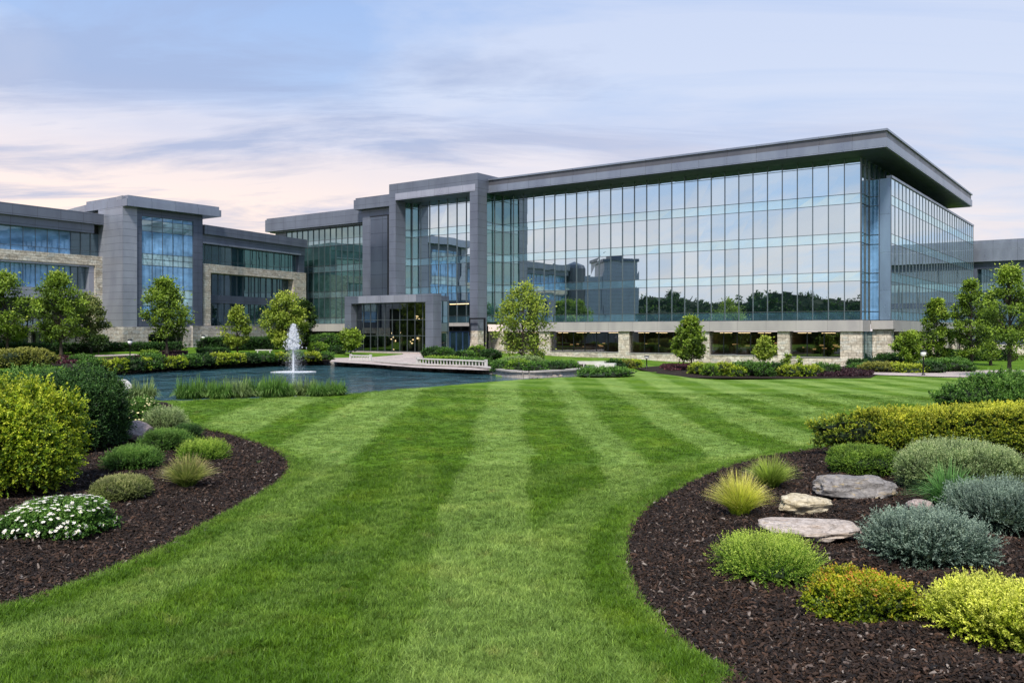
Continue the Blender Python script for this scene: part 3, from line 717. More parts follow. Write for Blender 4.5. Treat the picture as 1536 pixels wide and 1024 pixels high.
def blade_set(r, n, rad, hmin, hmax, w, lean, segs=2):
    """n curved tapering blades -> quads"""
    V = []; Fc = []; T = []
    for _ in range(n):
        a = r.uniform(0, 2*math.pi); q = rad*math.sqrt(r.random()); bx, by = q*math.cos(a), q*math.sin(a)
        h = r.uniform(hmin, hmax); th = r.uniform(0, 2*math.pi); ln = r.uniform(.1, 1)*lean*h
        dx, dy = math.cos(th)*ln, math.sin(th)*ln; wx, wy = -math.sin(th+r.uniform(-1,1))*w/2, math.cos(th+r.uniform(-1,1))*w/2
        b = len(V); tt = r.random()
        for k in range(segs+1):
            t = k/segs; ww = (1-t)**.7 if k < segs else .06
            cx, cy, cz = bx+dx*t*t, by+dy*t*t, h*(t-.25*t*t*min(1, ln/h))
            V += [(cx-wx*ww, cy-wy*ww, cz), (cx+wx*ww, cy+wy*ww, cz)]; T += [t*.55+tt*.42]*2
            if k: Fc.append((b+2*k-2, b+2*k-1, b+2*k+1, b+2*k))
    return V, Fc, T
c_near = bpy.data.collections.new('tuft_near'); c_far = bpy.data.collections.new('tuft_far')
for k in range(6):
    V, Fc, T = blade_set(random.Random(k), 44, .080, .026, .098, .0084, .95); template(c_near, 'tuft', V, Fc, M['blade'], T)
    V, Fc, T = blade_set(random.Random(k+50), 26, .12, .025, .06, .012, .7, 1); template(c_far, 'tuft_wide', V, Fc, M['blade'], T)
def field(y0, y1, dens, r):
    """points with density dens(y) per m2 inside the view wedge, off the beds"""
    yy = []; n = 0
    ys_ = np.linspace(y0, y1, 200); d = np.array([dens(y) for y in ys_]); wdt = 1.24*ys_+9
    w = d*wdt; tot = np.trapezoid(w, ys_) if hasattr(np, 'trapezoid') else np.trapz(w, ys_)
    cdf = np.cumsum(w); cdf /= cdf[-1]
    n = int(tot); y = np.interp(r.random(n), cdf, ys_); x = (r.random(n)-.5)*(1.24*y+9)
    return x, y
def turf(x, y, sc, coll, name, r):
    k = (sdist(LBED, x, y) < -.0) & (sdist(RBED, x, y) < -.0) & (sdist(POND, x, y) < -.05)
    x = x[k]; y = y[k]; n = len(x)
    z = hgt0(x, y); s = stripe(x, y)
    # mower lay: blades lean away in pale lanes, towards the viewer in dark ones
    rx = (r.random(n)-.5)*.5-.28*(s-.4); rot = np.column_stack([rx, (r.random(n)-.5)*.4, r.random(n)*6.283])
    lump = 1+.25*np.sin(x*3.1+np.sin(y*2.3)*2)*np.sin(y*2.7+x)
    return scatter(name, np.column_stack([x, y, z]), rot, sc*(.75+.5*r.random(n))*lump, coll, np.clip(s+(r.random(n)-.5)*.25, 0, 1))
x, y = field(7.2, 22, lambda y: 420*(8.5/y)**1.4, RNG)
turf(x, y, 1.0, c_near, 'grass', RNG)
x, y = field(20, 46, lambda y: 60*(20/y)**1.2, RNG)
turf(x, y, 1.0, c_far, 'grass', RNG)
# longer fringe along the bed edges
def fringe(bed, y1):
    P = np.array(bed); out = []
    for i in range(len(P)):
        a, b = P[i], P[(i+1) % len(P)]; ln = np.linalg.norm(b-a); yy = (a[1]+b[1])/2
        if yy > y1 or abs(a[0]) > yy*.7+6: continue
        n = int(ln*60*min(1, 14/yy)+1)
        t = RNG.random(n); q = a+(b-a)*t[:,None]; nn = np.array([(b-a)[1], -(b-a)[0]])/(ln+1e-9)
        q1 = q+nn*RNG.normal(.0, .035, n)[:,None]; out.append(q1)
    return np.concatenate(out)
fr = np.concatenate([fringe(LBED, 34), fringe(RBED, 34)])
n = len(fr); fz = hgt0(fr[:,0], fr[:,1])-.01
scatter('grass', np.column_stack([fr, fz]), np.column_stack([(RNG.random(n)-.5)*.6, (RNG.random(n)-.5)*.6, RNG.random(n)*6.28]), .9+.5*RNG.random(n), c_near, .15+.2*RNG.random(n))
# bark chips
m, nt, out = mat('bark_chip')
oi = N(nt, 'ShaderNodeAttribute', attribute_name='stripe', attribute_type='INSTANCER')
nz = noise(nt, pos(nt), 40, 4)
c = ramp(nt, oi.outputs['Fac'], [(0, (.008,.006,.0055)), (.45, (.022,.013,.009)), (.75, (.042,.024,.016)), (.92, (.080,.042,.025)), (.975, (.13,.10,.085)), (1, (.26,.22,.19))]).outputs[0]
c = mixc(nt, .7, c, ramp(nt, nz, [(.3, (.5,.5,.5)), (.7, (1.2,1.2,1.2))]).outputs[0], 'MULTIPLY')
prin(nt, out, c, .8, 0, .3, bump(nt, nz, .4, .01)); M['chip'] = m
c_chip = bpy.data.collections.new('chips')
for k in range(8):
    r = random.Random(k+9); ln = r.uniform(.03,.085); wd = r.uniform(.010,.030); th = r.uniform(.003,.010); V = []
    for i in range(4):
        t = i/3-.5; tw_ = r.uniform(-.4,.4); ww = wd*(1-abs(t)*r.uniform(.4,1.2))/1.0; cz = .012*math.sin(3*t+k)
        for sx, sz in ((-1,-1),(1,-1),(1,1),(-1,1)):
            V.append((t*ln+r.uniform(-.004,.004), sx*ww/2+r.uniform(-.003,.003), cz+sz*th/2+sx*ww*.25*tw_))
    Fc = []
    for i in range(3):
        for j in range(4): a = i*4+j; b = i*4+(j+1) % 4; Fc.append((a, b, b+4, a+4))
    Fc += [(3,2,1,0),(12,13,14,15)]
    template(c_chip, 'chip', V, Fc, M['chip'], [0]*16)
def chips(bed, zf, name):
    x, y = field(6.6, 36, lambda y: 1900*(8/y)**1.7, RNG)
    k = sdist(bed, x, y) > -.02-.16*(RNG.random(len(x)) < .05); x = x[k]; y = y[k]; n = len(x)
    z = zf(x, y)+.008+RNG.random(n)*.018
    rot = np.column_stack([RNG.normal(0,.35,n), RNG.normal(0,.35,n), RNG.random(n)*6.28])
    s = (.45+1.35*RNG.random(n)**2.6)*(1+np.clip((y-12)/25, 0, 1)*.7)
    scatter(name, np.column_stack([x, y, z]), rot, s, c_chip, RNG.random(n))
chips(LBED, LM, 'bark_mulch'); chips(RBED, RM, 'bark_mulch')

# ------------------------------------------------------------------ plants
def unit(v): return v/(np.linalg.norm(v, axis=-1, keepdims=True)+1e-9)
class Blob:
    """lumpy superellipsoid sitting on the ground"""
    def __init__(s, rx, ry, h, n=2.3, lump=.10, seed=0, up=.58, fq=3.0):
        s.r = np.array([rx, ry, h*up]); s.cz = h*(1-up); s.n = n; s.l = lump; s.h = h; r = np.random.default_rng(seed); s.rng = r
        s.k = r.normal(0, fq, (9, 3)); s.ph = r.random(9)*6.28; s.dn = h*(1-up)
    def lumpf(s, u):
        return 1+s.l*np.sin(u@s.k.T+s.ph).sum(1)/3
    def at(s, u):
        """u: points on the unit cube surface"""
        n = s.n; r = (np.abs(u)**n).sum(1)**(1/n); q = u/r[:,None]
        g = np.sign(q)*np.abs(q)**(n-1)
        sc = np.tile(s.r, (len(u), 1)); sc[:,2] = np.where(q[:,2] < 0, s.dn, s.r[2])
        P = q*sc*s.lumpf(q)[:,None]; P[:,2] += s.cz
        return P, unit(g/sc)
    def mr(s): return min(s.r[0], s.r[1], s.h*.62)
    def sample(s, n):
        r = s.rng; R = s.r; A = np.array([R[1]*R[2], R[0]*R[2], R[0]*R[1]]); A = np.repeat(A, 2); A[5-1] *= 1; A[4] *= .12  # little underneath
        A = np.array([A[0],A[1],A[2],A[3],A[4]*1,A[5]]); f = r.choice(6, n, p=A/A.sum())
        u = r.random((n, 3))*2-1; ax = f//2; sg = np.where(f % 2 == 0, -1, 1); sg = sg.astype(float)
        u[np.arange(n), ax] = sg
        return s.at(u)
    def core(s, sc, m, name, parent, loc=None):
        th, ph = np.meshgrid(np.linspace(0, 2*math.pi, 29)[:-1], np.linspace(-math.pi/2, math.pi/2, 15))
        u = np.stack([np.cos(ph)*np.cos(th), np.cos(ph)*np.sin(th), np.sin(ph)], -1).reshape(-1, 3)
        P, Nn = s.at(u); P = P-Nn*s.mr()*(1-sc)
        i = np.arange(28*15).reshape(15, 28); j = np.roll(i, -1, 1)
        Fc = np.stack([i[:-1], j[:-1], j[1:], i[1:]], -1).reshape(-1, 4)
        return P, Fc
def leaves(base, direc, ln, wd, rng, curl=.15):
    """rhombic folded leaves; base (n,3), direc (n,3)"""
    n = len(base); d = unit(direc); r = unit(np.cross(d, unit(rng.normal(size=(n, 3))))); nn = np.cross(d, r)
    ln = np.broadcast_to(ln, (n,))[:,None]; wd = np.broadcast_to(wd, (n,))[:,None]
    m = base+d*ln*.45
    V = np.stack([base, m+r*wd*.5+nn*wd*curl, base+d*ln, m-r*wd*.5+nn*wd*curl], 1)
    return V.reshape(-1, 3), np.arange(n*4).reshape(n, 4)
def sprigs(blob, ns, L_, nl, ll, lw, upb, spread, inset=.85, tipw=.5, lighttop=.25, jitter=.25, wild=.12):
    """a shrub's foliage: short sprigs leaving the crown surface, each set with leaves"""
    r = blob.rng
    P, Nn = blob.sample(ns)
    ax = unit(Nn*(1-upb)+np.array([0,0,1])*upb+r.normal(0, jitter, (ns, 3)))
    L1 = L_*(.7+.6*r.random(ns)); out = 1+wild*(r.random(ns)**4)
    st = P-Nn*(blob.mr()*(1-inset*(.86+.14*r.random(ns))*out))[:,None]
    t = (np.arange(nl)+.5)/nl
    B = st[:,None,:]+ax[:,None,:]*(L1[:,None]*t[None,:])[:,:,None]
    rad = unit(r.normal(size=(ns, nl, 3)))
    D = ax[:,None,:]*(1-spread)+rad*spread
    k = ns*nl
    s1 = (.75+.5*r.random(k))*np.tile(1-.35*t, ns)
    V, Fc = leaves(B.reshape(-1, 3), D.reshape(-1, 3), ll*s1, lw*s1, r)
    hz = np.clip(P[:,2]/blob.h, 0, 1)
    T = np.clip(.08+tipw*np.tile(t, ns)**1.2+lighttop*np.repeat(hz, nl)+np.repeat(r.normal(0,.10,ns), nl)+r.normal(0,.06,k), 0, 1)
    ok = B.reshape(-1, 3)[:,2] > .01
    Fc = Fc[ok]
    return V, Fc, np.repeat(T, 4)
def join(parts):
    Vs = []; Fs = []; Ts = []; Ms = []; b = 0
    for V, Fc, T, mi in parts:
        V = np.asarray(V); Fc = np.asarray(Fc); Vs.append(V); Fs.append(Fc+b); Ts.append(T if np.ndim(T) else np.full(len(V), T)); Ms.append(np.full(len(Fc), mi)); b += len(V)
    return np.concatenate(Vs), np.concatenate(Fs), np.concatenate(Ts), np.concatenate(Ms)
def place(pxc, pyb, pyt, wpx, ry=None, bed=True):
    """front contact pixel, top pixel and width in pixels -> centre, radii, height"""
    X, Y, z = gpt(pxc, pyb)
    rx = wpx*.5*Y/F
    ryy = rx if ry is None else ry
    Yc = Y+.8*ryy; Xc = (pxc-768)/F*Yc; rx = wpx*.5*Yc/F
    zb = zbed(Xc, Yc) if bed else float(hgt0(Xc, Yc))
    h = EYE-zb-(pyt-HOR)*Yc/F
    return Xc, Yc, zb, rx, (rx if ry is None else ry), h
def shrub(name, label, cat, where, style, m, group=None, corem='core', seed=0, ry=None, stems=True, extra=None, n=2.3, lump=.10, fq=3.0, up=.58):
    X, Y, z, rx, ryy, h = place(*where, ry=ry)
    root = empty(name, (X, Y, z-.01), label, cat, group)
    s = dict(style); cnt = s.pop('per_m2'); 
    area = 2*math.pi*((rx*ryy)**.5*h+rx*ryy*.5)
    ex = style['L_']*.42; b = Blob(max(rx*.6, rx*.97-ex), max(ryy*.6, ryy*.97-ex), max(h*.6, h*.98-ex*2.2), n=n, lump=lump, seed=seed, fq=fq, up=up)
    V, Fc, T = sprigs(b, int(area*cnt), **s)
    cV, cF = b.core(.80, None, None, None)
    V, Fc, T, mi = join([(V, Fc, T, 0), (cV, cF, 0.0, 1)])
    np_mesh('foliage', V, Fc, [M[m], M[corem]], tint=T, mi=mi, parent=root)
    if stems:
        mb = MB(); r = random.Random(seed)
        for k in range(7):
            a = r.uniform(0, 6.28); q = r.uniform(.02,.25)*min(rx, ryy)
            mb.tube((q*math.cos(a), q*math.sin(a), -.02), (q*2.4*math.cos(a), q*2.4*math.sin(a), h*.55), .02, .008, 6)
        mb.build('stem', M['bark'], root)
    return root, b, (rx, ryy, h)
LEAF = dict(
 gold=[(0,(.012,.035,.004)),(.35,(.08,.16,.008)),(.68,(.26,.36,.014)),(1,(.54,.58,.05))],
 dark=[(0,(.004,.014,.003)),(.4,(.014,.045,.008)),(.75,(.035,.10,.018)),(1,(.10,.21,.045))],
 green=[(0,(.012,.035,.006)),(.4,(.04,.11,.015)),(.75,(.09,.21,.03)),(1,(.20,.34,.07))],
 bright=[(0,(.015,.04,.005)),(.4,(.07,.16,.01)),(.75,(.18,.31,.03)),(1,(.38,.50,.08))],
 sage=[(0,(.03,.05,.015)),(.4,(.10,.16,.05)),(.75,(.22,.32,.12)),(1,(.42,.50,.25))],
 silver=[(0,(.008,.02,.013)),(.4,(.035,.070,.048)),(.75,(.095,.155,.115)),(1,(.25,.34,.27))],
 orange=[(0,(.015,.03,.004)),(.35,(.08,.14,.006)),(.68,(.22,.28,.01)),(.88,(.36,.35,.018)),(.97,(.42,.27,.03)),(1,(.45,.18,.04))],
 lime=[(0,(.03,.06,.004)),(.4,(.14,.21,.010)),(.75,(.34,.42,.03)),(1,(.62,.66,.12))],
 hedge=[(0,(.012,.028,.004)),(.38,(.05,.10,.010)),(.66,(.20,.27,.015)),(1,(.56,.57,.06))],
 boxw=[(0,(.008,.025,.004)),(.4,(.05,.12,.012)),(.75,(.14,.25,.025)),(1,(.30,.42,.07))],
 olive=[(0,(.03,.035,.008)),(.4,(.12,.14,.02)),(.75,(.25,.27,.05)),(1,(.42,.42,.12))],
 taupe=[(0,(.03,.05,.012)),(.4,(.10,.14,.035)),(.75,(.22,.27,.08)),(1,(.40,.40,.18))],
 tree=[(0,(.012,.030,.004)),(.38,(.085,.155,.014)),(.72,(.21,.32,.03)),(1,(.40,.49,.08))],
 treelime=[(0,(.03,.06,.006)),(.35,(.14,.22,.02)),(.72,(.31,.39,.05)),(1,(.52,.57,.14))],
 treedark=[(0,(.004,.012,.004)),(.4,(.018,.044,.010)),(.75,(.050,.10,.02)),(1,(.12,.18,.04))],
 reed=[(0,(.015,.045,.008)),(.4,(.05,.13,.02)),(.75,(.12,.24,.045)),(1,(.26,.36,.10))],
 pinkgrass=[(0,(.04,.07,.012)),(.4,(.15,.22,.04)),(.7,(.33,.36,.11)),(1,(.50,.34,.22))],
 goldgrass=[(0,(.06,.10,.01)),(.35,(.30,.40,.03)),(.7,(.62,.62,.12)),(1,(.85,.76,.34))],
 limegrass=[(0,(.04,.07,.01)),(.4,(.17,.27,.03)),(.75,(.34,.44,.08)),(1,(.52,.55,.20))],
 straps=[(0,(.01,.04,.01)),(.4,(.05,.15,.035)),(.75,(.13,.29,.08)),(1,(.28,.46,.18))],
 purple=[(0,(.010,.004,.008)),(.5,(.030,.012,.018)),(1,(.065,.028,.035))],
 red=[(0,(.014,.006,.008)),(.5,(.05,.013,.02)),(1,(.11,.03,.045))])
for k, v in LEAF.items(): M['l_'+k] = leaf_mat(k+'_leaves', v, trans=.28)
M['petal'] = leaf_mat('white_petals', [(0,(.7,.7,.66)),(1,(.86,.86,.83))], trans=.25)
M['petal_cream'] = leaf_mat('cream_petals', [(0,(.6,.6,.3)),(1,(.85,.82,.5))], trans=.25)
M['pistil'] = simple('flower_centre', (.55,.42,.03), .7)
BROAD = dict(per_m2=200, L_=.24, nl=16, ll=.072, lw=.042, upb=.25, spread=.62, jitter=.38, tipw=.6, wild=.25)
FINE = dict(per_m2=620, L_=.20, nl=22, ll=.036, lw=.016, upb=.45, spread=.5, jitter=.30, tipw=.65, wild=.24)
SPIKE = dict(per_m2=420, L_=.30, nl=30, ll=.034, lw=.015, upb=.50, spread=.50, jitter=.28, inset=.74, tipw=.8, wild=.24)
SMALL = dict(per_m2=480, L_=.13, nl=16, ll=.034, lw=.024, upb=.3, spread=.62, jitter=.3, tipw=.55, wild=.08)
# left bed
shrub('golden_shrub', 'big rounded golden yellow-green shrub at the left edge of the lawn', 'shrub', (5,764,548,250), BROAD, 'l_gold', seed=1, corem='core_olive', lump=.13, n=2.5, stems=False)
shrub('dark_shrub', 'tall dense dark green leafy shrub behind the golden shrub', 'shrub', (112,690,546,160), dict(BROAD, per_m2=260, ll=.06, lw=.04, nl=14), 'l_dark', seed=2, n=3.0, lump=.07, stems=False)
shrub('leafy_shrub', 'mid green leafy shrub with pale upright shoots, far left behind the dark shrub', 'shrub', (38,650,543,190), dict(BROAD, per_m2=180, ll=.085, lw=.05), 'l_green', seed=3, n=2.6, stems=False)
root, b, (rx, ry, h) = shrub('daisy_clump', 'low mound of white daisy-like flowers at the lower left', 'flowering plant', (84,824,744,158), dict(SMALL, per_m2=420, ll=.045, lw=.030), 'l_green', seed=4, n=2.2, stems=False)
def flowers(root, b, n, size, m, name='blossom', petals=7, zmin=.25, lift=1.04):
    P, Nn = b.sample(n*2); k = P[:,2] > b.h*zmin; P = P[k][:n]; Nn = Nn[k][:n]; r = b.rng; n = len(P)
    P = P+Nn*.05+np.array([0,0,.05]); up = unit(Nn+np.array([0,0,.7])+r.normal(0,.25,(n,3)))
    a = unit(np.cross(up, r.normal(size=(n,3)))); c = np.cross(up, a); Vs = []
    parts = []
    for q in range(petals):
        th = 2*math.pi*q/petals; d = a*math.cos(th)+c*math.sin(th)+up*.15
        sd = np.cross(up, d); s = size*(.8+.4*r.random(n))[:,None]
        V = np.stack([P, P+d*s*.55+sd*s*.24, P+d*s, P+d*s*.55-sd*s*.24], 1).reshape(-1, 3)
        parts.append((V, np.arange(n*4).reshape(n,4), r.random(n*4), 0))
    e = size*.22; V = np.stack([P+a*e+up*.006, P+c*e+up*.006, P-a*e+up*.006, P-c*e+up*.006], 1).reshape(-1,3)
    parts.append((V, np.arange(n*4).reshape(n,4), np.zeros(n*4), 1))
    V, Fc, T, mi = join(parts); o = np_mesh(name, V, Fc, [M[m], M['pistil']], tint=T, mi=mi, parent=root); tag(o, kind='stuff')
flowers(root, b, 300, .034, 'petal')
shrub('sage_mound', 'clipped pale sage-green dome beside the white daisies', 'shrub', (182,763,708,88), dict(FINE, per_m2=900, L_=.10, nl=16, ll=.028, lw=.012), 'l_taupe', seed=5, lump=.04, stems=False, corem='core_olive')
shrub('bushy_herb', 'mid green feathery herb mound right of the golden shrub', 'shrub', (202,714,666,82), dict(FINE, per_m2=520), 'l_green', seed=6, stems=False)
shrub('bushy_herb', 'dark green feathery herb mound in front of the pink boulder', 'shrub', (250,682,640,76), dict(FINE, per_m2=430), 'l_green', seed=7, stems=False)
shrub('bushy_herb', 'light green wispy herb mound nearest the mulch curve on the left', 'shrub', (304,700,658,72), dict(FINE, per_m2=480, L_=.26), 'l_bright', seed=8, stems=False)
shrub('low_shrub', 'small dull green shrub behind the left herb mounds at the lawn edge', 'shrub', (282,668,632,40), dict(FINE, per_m2=380), 'l_dark', seed=9, stems=False)
shrub('sage_shrub', 'yellowish sage shrub by the lawn edge in front of the flowering shrub', 'shrub', (250,664,605,62), dict(FINE, per_m2=330, L_=.28), 'l_sage', seed=10, stems=False, corem='core_olive')
root, b, _ = shrub('flowering_shrub', 'rounded shrub dotted with cream-yellow blooms beside the dark shrub', 'flowering plant', (214,654,590,58), dict(SMALL, per_m2=240, ll=.06, lw=.04, L_=.2), 'l_green', seed=12, stems=False)
flowers(root, b, 90, .042, 'petal_cream', zmin=.3)
# right bed
def hedge_row(name, label, pts, hw, h, style, m, n=4.0, seed=0, ends=True, zb=True):
    """clipped hedge following a line of ground points"""
    (x0, y0), (x1, y1) = pts; ln = math.hypot(x1-x0, y1-y0); ang = math.atan2(y1-y0, x1-x0); cx, cy = (x0+x1)/2, (y0+y1)/2
    root = empty(name, (cx, cy, (zbed(cx, cy) if zb else float(hgt0(cx, cy)))-.02), label, 'hedge'); root.rotation_euler.z = ang
    b = Blob(ln/2, hw, h*.95, n=n, lump=.09, seed=seed, up=.55, fq=5)
    s = dict(style); cnt = s.pop('per_m2')
    V, Fc, T = sprigs(b, int((2*ln*h+2*ln*hw+4*hw*h)*cnt), **s)
    cV, cF = b.core(.74, None, None, None)
    V, Fc, T, mi = join([(V, Fc, T, 0), (cV, cF, 0.0, 1)])
    np_mesh('foliage', V, Fc, [M[m], M['core']], tint=T, mi=mi, parent=root)
    return root
gx0 = gpt(1242, 694)[:2]
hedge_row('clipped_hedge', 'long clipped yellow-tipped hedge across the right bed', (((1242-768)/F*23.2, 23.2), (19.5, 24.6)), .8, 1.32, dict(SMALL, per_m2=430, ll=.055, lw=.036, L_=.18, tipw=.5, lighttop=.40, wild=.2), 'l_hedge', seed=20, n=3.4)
shrub('dark_green_shrub', 'large spreading dark green shrub behind the yellow-tipped hedge', 'shrub', (1600,640,545,400), dict(BROAD, per_m2=130, ll=.09, lw=.055, L_=.26), 'l_green', seed=21, n=1.9, ry=2.4, stems=False)
shrub('round_boxwood', 'clipped round bright green boxwood in front of the yellow-tipped hedge', 'shrub', (1296,724,661,106), dict(SMALL, per_m2=520), 'l_boxw', seed=22, n=2.6, lump=.05, stems=False)
shrub('sage_shrub', 'large soft sage-green rounded shrub right of the boxwood', 'shrub', (1436,758,654,182), dict(FINE, per_m2=420, L_=.24, ll=.04, lw=.02), 'l_sage', seed=23, lump=.08, corem='core_olive', stems=False)
shrub('blue_green_shrub', 'blue-green shrub cut by the right edge of the photo', 'shrub', (1502,820,708,160), dict(SPIKE, per_m2=340), 'l_silver', seed=24, lump=.1, stems=False)
shrub('silver_shrub', 'silvery blue needle-leaved shrub right of the flat slab', 'shrub', (1390,870,758,174), dict(SPIKE, per_m2=300, ll=.048, lw=.021, L_=.34), 'l_silver', seed=25, lump=.09)
shrub('green_spiky_shrub', 'low bright green spiky shrub in front of the flat slab', 'shrub', (1152,893,800,154), dict(SPIKE, per_m2=430, ll=.030, lw=.014), 'l_bright', seed=26, lump=.08)
shrub('orange_tipped_shrub', 'olive-green shrub with orange-tinted tips in the right foreground', 'shrub', (1291,954,852,162), dict(BROAD, per_m2=420, L_=.17, nl=15, ll=.046, lw=.028, wild=.2), 'l_orange', seed=27, lump=.12)
shrub('yellow_shrub', 'bright yellow-green shrub in the lower right corner', 'shrub', (1500,996,866,190), dict(SPIKE, per_m2=380, ll=.044, lw=.022, L_=.28), 'l_lime', seed=28, lump=.12, corem='core_olive')
# ornamental grasses
def grass_clump(name, label, where, m, nb, lean, w, seed=0, cat='ornamental grass', group=None, hscale=1.0, bedz=True, rad=.22, droop=.32, ryy=None):
    X, Y, z, rx, ry, h = place(*where, bed=bedz, ry=ryy); z = z if ryy is None else zbed(X, Y)
    V = []; Fc = []; T = []; r = random.Random(seed); h *= hscale
    for i in range(nb):
        th = r.uniform(0, 6.283); q = rad*rx*math.sqrt(r.random()); ou = r.random()**.7
        R = rx*ou*lean; hh = h*(1.08-.45*ou**2)*r.uniform(.75,1.1); bx, by = q*math.cos(th), q*math.sin(th)
        th2 = th+r.uniform(-.5,.5); ux, uy = math.cos(th2), math.sin(th2); sx, sy = -uy*w/2, ux*w/2; b = len(V); tt = r.uniform(-.12,.12)
        a = r.uniform(0,3.14); sx, sy = math.cos(a)*w/2, math.sin(a)*w/2
        for k in range(5):
            t = k/4; ww = (1-.92*t**1.4)
            x = bx+ux*R*t**1.6; y = by+uy*R*t**1.6; zz_ = hh*(t-droop*ou*t**3)
            V += [(x-sx*ww, y-sy*ww, zz_), (x+sx*ww, y+sy*ww, zz_)]; T += [min(1, max(0, .1+.75*t+tt))]*2
            if k: Fc.append((b+2*k-2, b+2*k-1, b+2*k+1, b+2*k))
    return tag(np_mesh(name, V, Fc, M[m], tint=T, loc=(X, Y, z-.01)), label, cat, group)
grass_clump('fountain_grass', 'tufted grass clump with pinkish tan blades on the left bed', (281,744,682,94), 'l_pinkgrass', 900, 1.0, .022, 1)
grass_clump('golden_grass', 'golden yellow grass clump left of the cream rock', (1110,792,706,108), 'l_goldgrass', 1200, 1.0, .014, 2)
grass_clump('lime_grass', 'lime green grass clump behind the golden grass clump', (1156,744,682,96), 'l_limegrass', 900, 1.0, .014, 3)
grass_clump('strap_grass', 'arching dark green strap-leaved plant between sage and blue-green shrubs', (1424,774,690,135), 'l_straps', 420, 1.0, .032, 4, ryy=.12, droop=.6)
grass_clump('seedling', 'tiny weed sprouting in the bare mulch on the left', (389,698,688,14), 'l_green', 16, 1.0, .02, 5, cat='weed')
# ------------------------------------------------------------------ rocks
def rock_mat(name, stops, streak=(1,1,3)):
    m, nt, out = mat(name)
    tc = N(nt, 'ShaderNodeTexCoord').outputs['Object']
    n1 = noise(nt, scaled(nt, tc, streak), 2.2, 8, .65, 1.2); n2 = noise(nt, tc, 14, 8, .7)
    vo = N(nt, 'ShaderNodeTexVoronoi', feature='DISTANCE_TO_EDGE'); vo.inputs['Scale'].default_value = 2.6
    wv = N(nt, 'ShaderNodeVectorMath', operation='ADD'); L(nt, tc, wv.inputs[0]); cb = N(nt, 'ShaderNodeCombineXYZ'); L(nt, math_(nt, 'MULTIPLY', n1, .6), cb.inputs[0]); L(nt, math_(nt, 'MULTIPLY', n2, .25), cb.inputs[2]); L(nt, cb.outputs[0], wv.inputs[1]); L(nt, wv.outputs[0], vo.inputs['Vector'])
    c = ramp(nt, n1, stops).outputs[0]
    c = mixc(nt, .75, c, ramp(nt, n2, [(.32, (.42,.40,.38)), (.62, (1.1,1.1,1.1))]).outputs[0], 'MULTIPLY')
    crack = ramp(nt, vo.outputs['Distance'], [(0, (.25,.24,.22)), (.025, (1,1,1))]).outputs[0]
    c = mixc(nt, .3, c, crack, 'MULTIPLY')
    hh = math_(nt, 'ADD', math_(nt, 'MULTIPLY', n2, .6), math_(nt, 'ADD', math_(nt, 'MULTIPLY', n1, 2.0), math_(nt, 'MULTIPLY', crack, .3)))
    prin(nt, out, c, .85, 0, .3, bump(nt, hh, .7, .04)); return m
M['rock_grey'] = rock_mat('grey_rock', [(.25,(.08,.075,.075)),(.42,(.20,.19,.19)),(.55,(.30,.28,.27)),(.62,(.36,.28,.16)),(.75,(.44,.42,.40))])
M['rock_cream'] = rock_mat('cream_rock', [(.3,(.26,.19,.09)),(.45,(.50,.43,.30)),(.7,(.68,.62,.50))])
M['rock_slab'] = rock_mat('slab_rock', [(.3,(.28,.19,.12)),(.45,(.45,.38,.33)),(.6,(.52,.46,.42)),(.72,(.52,.39,.22))], (1,1,6))
M['rock_pink'] = rock_mat('pink_rock', [(.3,(.30,.24,.22)),(.6,(.48,.39,.36))])
M['rock_white'] = rock_mat('white_rock', [(.3,(.46,.45,.42)),(.6,(.66,.64,.60))])
from mathutils import noise as mnoise
def rock(name, label, pxc, pyb, pyt, wpx, ry, m, n=3.0, seed=0, rough=.10, bury=.25, rot=0):
    X, Y, z, rx, ryy, h = place(pxc, pyb, pyt, wpx, ry=ry)
    nu, nv = 72, 36; th, ph = np.meshgrid(np.linspace(0, 2*math.pi, nu+1)[:-1], np.linspace(-math.pi/2, math.pi/2, nv))
    u = np.stack([np.cos(ph)*np.cos(th), np.cos(ph)*np.sin(th), np.sin(ph)], -1).reshape(-1, 3)
    q = u/((np.abs(u)**n).sum(1)**(1/n))[:,None]
    # the form with random planes
    r = np.random.default_rng(seed)
    for _ in range(16):
        d = unit(r.normal(size=3)*np.array([1,1,.8])); lim = r.uniform(.66,.92)*np.abs(q@d).max(); k = q@d; q = q-np.where(k > lim, k-lim, 0)[:,None]*d*.9
    off = Vector((seed*3.1, 0, 0))
    nz = np.array([mnoise.fractal(Vector(p)*1.7+off, 1, 2, 5) for p in q]); nf = np.array([mnoise.fractal(Vector((p[0]*2, p[1]*2, p[2]*7))+off, 1, 2, 3) for p in q])
    q = q*(1+rough*nz+.035*nf)[:,None]
    q = q/np.abs(q).max(0)
    h *= 1.18; zr = (h+bury*h)/2
    V = q*np.array([rx, ryy, zr]); V[:,2] += h-zr
    i = np.arange(nu*nv).reshape(nv, nu); j = np.roll(i, -1, 1)
    Fc = np.stack([i[:-1], j[:-1], j[1:], i[1:]], -1).reshape(-1, 4)
    o = np_mesh(name, V, Fc, M[m], smooth=True, loc=(X, Y, z)); o.rotation_euler.z = rot
    try: o.data.set_sharp_from_angle(angle=math.radians(32))
    except Exception: pass
    return tag(o, label, 'rock')
rock('boulder', 'long grey boulder in front of the round boxwood', 1282,757,716,130,.38,'rock_grey', 2.5, 3, .16)
rock('rock', 'cream-coloured rock between golden grass and grey boulder', 1204,784,745,86,.32,'rock_cream', 2.6, 5, .15)
rock('stone_slab', 'flat pale brown stone slab behind the green spiky shrub', 1211,829,782,156,.5,'rock_slab', 3.0, 8, .08)
